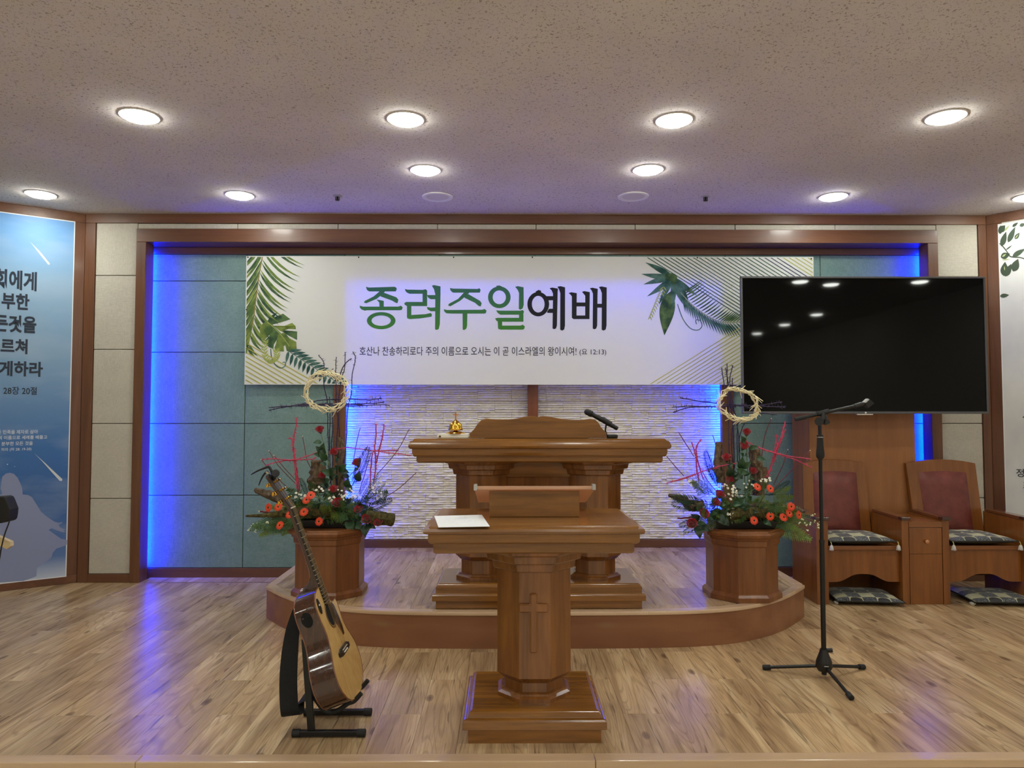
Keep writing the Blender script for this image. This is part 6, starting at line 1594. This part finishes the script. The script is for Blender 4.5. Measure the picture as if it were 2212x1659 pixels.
LEFT = dict(mid=760, midy=1470,
 purple=[[(695, 30), (745, 100), (742, 200), (750, 330), (775, 440), (778, 560), (780, 700), (790, 850), (785, 1000), (800, 1150)], [(857, 45), (850, 180), (855, 330), (855, 470), (870, 620), (860, 800), (850, 1000), (850, 1200)],
  [(935, 0), (930, 150), (905, 230), (880, 400), (880, 640), (885, 760), (860, 1000)], [(993, 60), (930, 110), (895, 190), (880, 260)], [(1005, 0), (1028, 60), (1000, 200), (990, 380), (960, 500), (950, 720), (940, 860), (930, 1000)], [(820, 540), (825, 700), (810, 850), (825, 1000), (800, 1180)], [(795, 400), (800, 640), (795, 850), (810, 1200)], [(830, 150), (760, 190), (640, 240)]],
 purple_h=[[(250, 525), (400, 495), (560, 478), (700, 470), (850, 478), (1000, 485), (1200, 475), (1335, 478)], [(250, 500), (420, 485), (600, 485), (760, 465), (1000, 468), (1130, 465), (1285, 452)], [(480, 485), (650, 445), (800, 428), (1000, 425), (1150, 430), (1265, 418)], [(360, 500), (560, 470), (760, 480), (960, 470), (1100, 478)]],
 pink=[[(503, 590), (495, 660), (480, 750), (470, 850), (480, 960), (490, 1080), (505, 1200), (520, 1250)], [(430, 775), (460, 790), (475, 900), (490, 1000), (510, 1100), (530, 1240)], [(475, 850), (485, 980), (500, 1120), (515, 1240)], [(1213, 645), (1210, 760), (1200, 880), (1210, 1000), (1195, 1150), (1195, 1280)], [(1283, 650), (1270, 760), (1240, 880), (1215, 1000)], [(1180, 900), (1165, 1050), (1160, 1220)]],
 pink_h=[[(185, 965), (320, 960), (450, 970), (560, 945), (690, 900)], [(215, 1020), (330, 985), (480, 968), (620, 965), (680, 945)], [(870, 868), (960, 860), (1080, 870), (1180, 885), (1300, 885), (1410, 880)], [(1180, 885), (1320, 905), (1430, 915), (1530, 930)]],
 thin=[[(1510, 690), (1400, 890), (1220, 1100)], [(1575, 1080), (1420, 1220), (1280, 1310)], [(255, 890), (330, 1010), (420, 1110), (490, 1180)], [(300, 930), (400, 1050), (520, 1180)], [(555, 760), (590, 950), (630, 1050)], [(1070, 680), (1030, 850), (1010, 1000)], [(185, 970), (330, 1130), (450, 1250)], [(1170, 900), (1100, 1130), (1060, 1260)]],
 bark=[([(690, 970), (700, 1060), (680, 1160), (690, 1260)], (55, 70, 75, 60)), ([(885, 765), (900, 900), (890, 1100), (890, 1320)], (28, 33, 34, 30))],
 moss=[([(45, 1470), (200, 1465), (320, 1455), (500, 1440), (700, 1430), (860, 1440)], (8, 16, 26, 46, 55, 40)), ([(1130, 1470), (1240, 1490), (1375, 1505)], (50, 58, 46))],
 drift=[([(125, 1235), (250, 1280), (380, 1330), (480, 1370)], (16, 40, 42, 30))], stub=[[(170, 1432), (260, 1436), (330, 1440)]],
 roses=[(710, 700), (840, 900), (1045, 995), (735, 1110), (830, 1235), (868, 1355), (1060, 1410), (1128, 1500), (1235, 1520)],
 gerbera=[(250, 1395), (338, 1390), (628, 1285), (590, 1328), (567, 1435), (440, 1458), (352, 1555), (703, 1520)],
 leaves=[(740, 850, .3, 90), (700, 870, -.8, 80), (735, 930, -.6, 110), (690, 920, -1.4, 80), (770, 1080, -1.3, 110), (830, 1060, .9, 90), (835, 1115, 1.0, 90), (920, 1040, .8, 110), (940, 1075, 1.8, 90), (960, 1170, .2, 110), (1060, 1110, .3, 110), (980, 1230, 2.4, 100), (985, 1560, 2.8, 150), (1120, 1600, 3.1, 120), (900, 1500, -2.2, 110), (1050, 1560, 2.2, 110), (870, 1450, 1.0, 100), (950, 1450, -.5, 110), (1180, 1560, 2.2, 90)],
 cycad=[(1000, 1200, 1160, 850), (1040, 1450, 1370, 1320), (600, 1300, 540, 1120), (1060, 1330, 1320, 1340), (740, 1300, 790, 1140)],
 fern=[(470, 1500, 190, 1640), (450, 1480, 120, 1570), (520, 1520, 380, 1640), (1180, 1330, 1330, 1250), (620, 1500, 640, 1640), (560, 1330, 420, 1220), (500, 1540, 250, 1600), (700, 1300, 620, 1160)],
 willow=[(1080, 1320, 1240, 1100), (1050, 1300, 1150, 1120), (1120, 1340, 1300, 1180), (420, 1530, 150, 1580), (430, 1540, 100, 1600)],
 white=[(975, 1285, 45, 28, 34), (1230, 1200, 40, 50, 22), (690, 1240, 30, 14, 8), (520, 1290, 25, 25, 8), (820, 1320, 20, 30, 9)],
 buds=[(430, 1520, [(75, 1590), (110, 1550), (150, 1540), (130, 1610), (190, 1570), (230, 1530)])],
 wreath=(768, 355, 185, 165, 0.1))
RIGHT = dict(mid=830, midy=1430,
 purple=[[(575, 100), (600, 250), (630, 400), (635, 560), (640, 760), (650, 960)], [(625, 60), (625, 200), (640, 350), (660, 500), (680, 700), (690, 1000)], [(678, 80), (650, 200), (660, 330), (690, 500), (720, 650), (740, 860)], [(675, 190), (670, 260), (665, 380)], [(610, 100), (640, 260), (655, 400), (670, 600), (665, 800), (690, 1050)], [(780, 600), (740, 700), (730, 850), (760, 1100)], [(640, 400), (710, 560), (715, 760), (720, 960)]],
 purple_h=[[(200, 370), (380, 400), (540, 420), (700, 435), (850, 440), (1000, 450), (1150, 450)], [(130, 455), (300, 445), (500, 450), (700, 440), (950, 435), (1115, 405)], [(140, 500), (300, 455), (500, 450), (700, 450)], [(700, 440), (800, 450), (900, 500), (1070, 520)]],
 pink=[[(305, 770), (345, 900), (355, 1020), (375, 1120)], [(390, 740), (345, 830), (380, 1000), (410, 1100)], [(1145, 580), (1110, 720), (1060, 850), (1020, 980), (985, 1080)], [(1070, 700), (1050, 850), (1010, 1000), (980, 1080)], [(1150, 650), (1090, 800), (1040, 950)]],
 pink_h=[[(80, 1135), (250, 1085), (400, 1030), (560, 985), (710, 955)], [(110, 1125), (260, 1090), (420, 1025), (540, 1000)], [(790, 760), (920, 820), (1050, 860), (1180, 895), (1380, 920)], [(910, 820), (1080, 875), (1250, 930), (1380, 1000)]],
 thin=[[(190, 680), (260, 790), (330, 900)], [(80, 890), (160, 985), (240, 1075)], [(495, 705), (560, 920), (610, 1110)], [(1168, 840), (1120, 980), (1040, 1150)], [(1365, 845), (1200, 1020), (1000, 1230)], [(1020, 560), (960, 720), (935, 900)], [(400, 1030), (450, 1110), (520, 1200)]],
 bark=[([(550, 765), (545, 900), (555, 1010), (565, 1130)], (26, 38, 42, 40)), ([(865, 830), (880, 950), (890, 1080), (900, 1240)], (46, 55, 58, 50)), ([(950, 990), (950, 1080), (950, 1180)], (30, 42, 40))],
 moss=[([(650, 1420), (780, 1405), (900, 1400), (1000, 1390), (1090, 1400)], (40, 52, 50, 46, 30))], drift=[([(100, 1240), (220, 1280), (300, 1335), (400, 1335)], (12, 34, 50, 40)), ([(800, 1345), (950, 1335), (1150, 1355), (1330, 1390)], (16, 30, 26, 10))], stub=[[(180, 1450), (250, 1445), (330, 1440)]],
 roses=[(800, 680), (775, 805), (620, 910), (855, 1030), (665, 1115), (555, 1240), (520, 1310), (415, 1410), (312, 1500)],
 gerbera=[(895, 1170), (1010, 1185), (865, 1470), (1010, 1432), (1130, 1442), (1180, 1405), (1265, 1420), (1197, 1345)],
 leaves=[(760, 740, -.5, 80), (860, 815, 1.2, 80), (750, 950, .1, 120), (800, 970, .9, 100), (740, 1030, -1.0, 110), (640, 1020, -.2, 120), (770, 1040, 1.6, 100), (930, 920, 1.8, 80), (720, 1080, 2.0, 90), (780, 1360, 1.9, 120), (740, 1290, .9, 110), (510, 1395, -1.4, 110), (590, 1390, .6, 110), (560, 1460, 2.6, 130), (365, 1575, 3.0, 120), (430, 1540, 2.2, 100), (330, 1440, -.9, 110), (600, 1480, 2.4, 110), (480, 1440, -1.8, 100)],
 cycad=[(520, 1130, 410, 840), (560, 1180, 440, 960), (480, 1330, 110, 1260), (470, 1360, 110, 1320), (430, 1480, 220, 1580), (1000, 1250, 1180, 1110), (420, 1440, 180, 1520)],
 fern=[(1000, 1470, 1350, 1640), (1030, 1280, 1180, 1170), (1020, 1320, 1210, 1250), (980, 1480, 1180, 1560), (470, 1250, 300, 1120), (1050, 1460, 1260, 1560), (820, 1250, 820, 1120), (420, 1340, 340, 1380)],
 willow=[(480, 1240, 260, 1110), (500, 1230, 330, 1080), (520, 1250, 400, 1090), (1060, 1420, 1360, 1440), (1060, 1440, 1380, 1500)],
 white=[(690, 1215, 32, 30, 22), (590, 1155, 20, 12, 7), (980, 1110, 28, 14, 10), (650, 1410, 26, 30, 18), (810, 1150, 30, 16, 8), (300, 1130, 30, 20, 8)],
 buds=[(1080, 1430, [(1440, 1540), (1390, 1420), (1410, 1470), (1330, 1510), (1370, 1500), (1300, 1460), (1350, 1560), (1440, 1500), (1270, 1500)])],
 wreath=(725, 430, 178, 132, 0.28))
arrangement(PEDL, (520, 760), LEFT, 'flower arrangement of roses, gerberas and painted twig crosses beside the guitar', 'pale thorn wreath hung on the purple twigs above the guitar side flowers', 3)
arrangement(PEDR, (1420, 770), RIGHT, 'flower arrangement of roses, gerberas and painted twig crosses below the television corner', 'pale thorn wreath hung on the purple twigs before the television corner', 8)
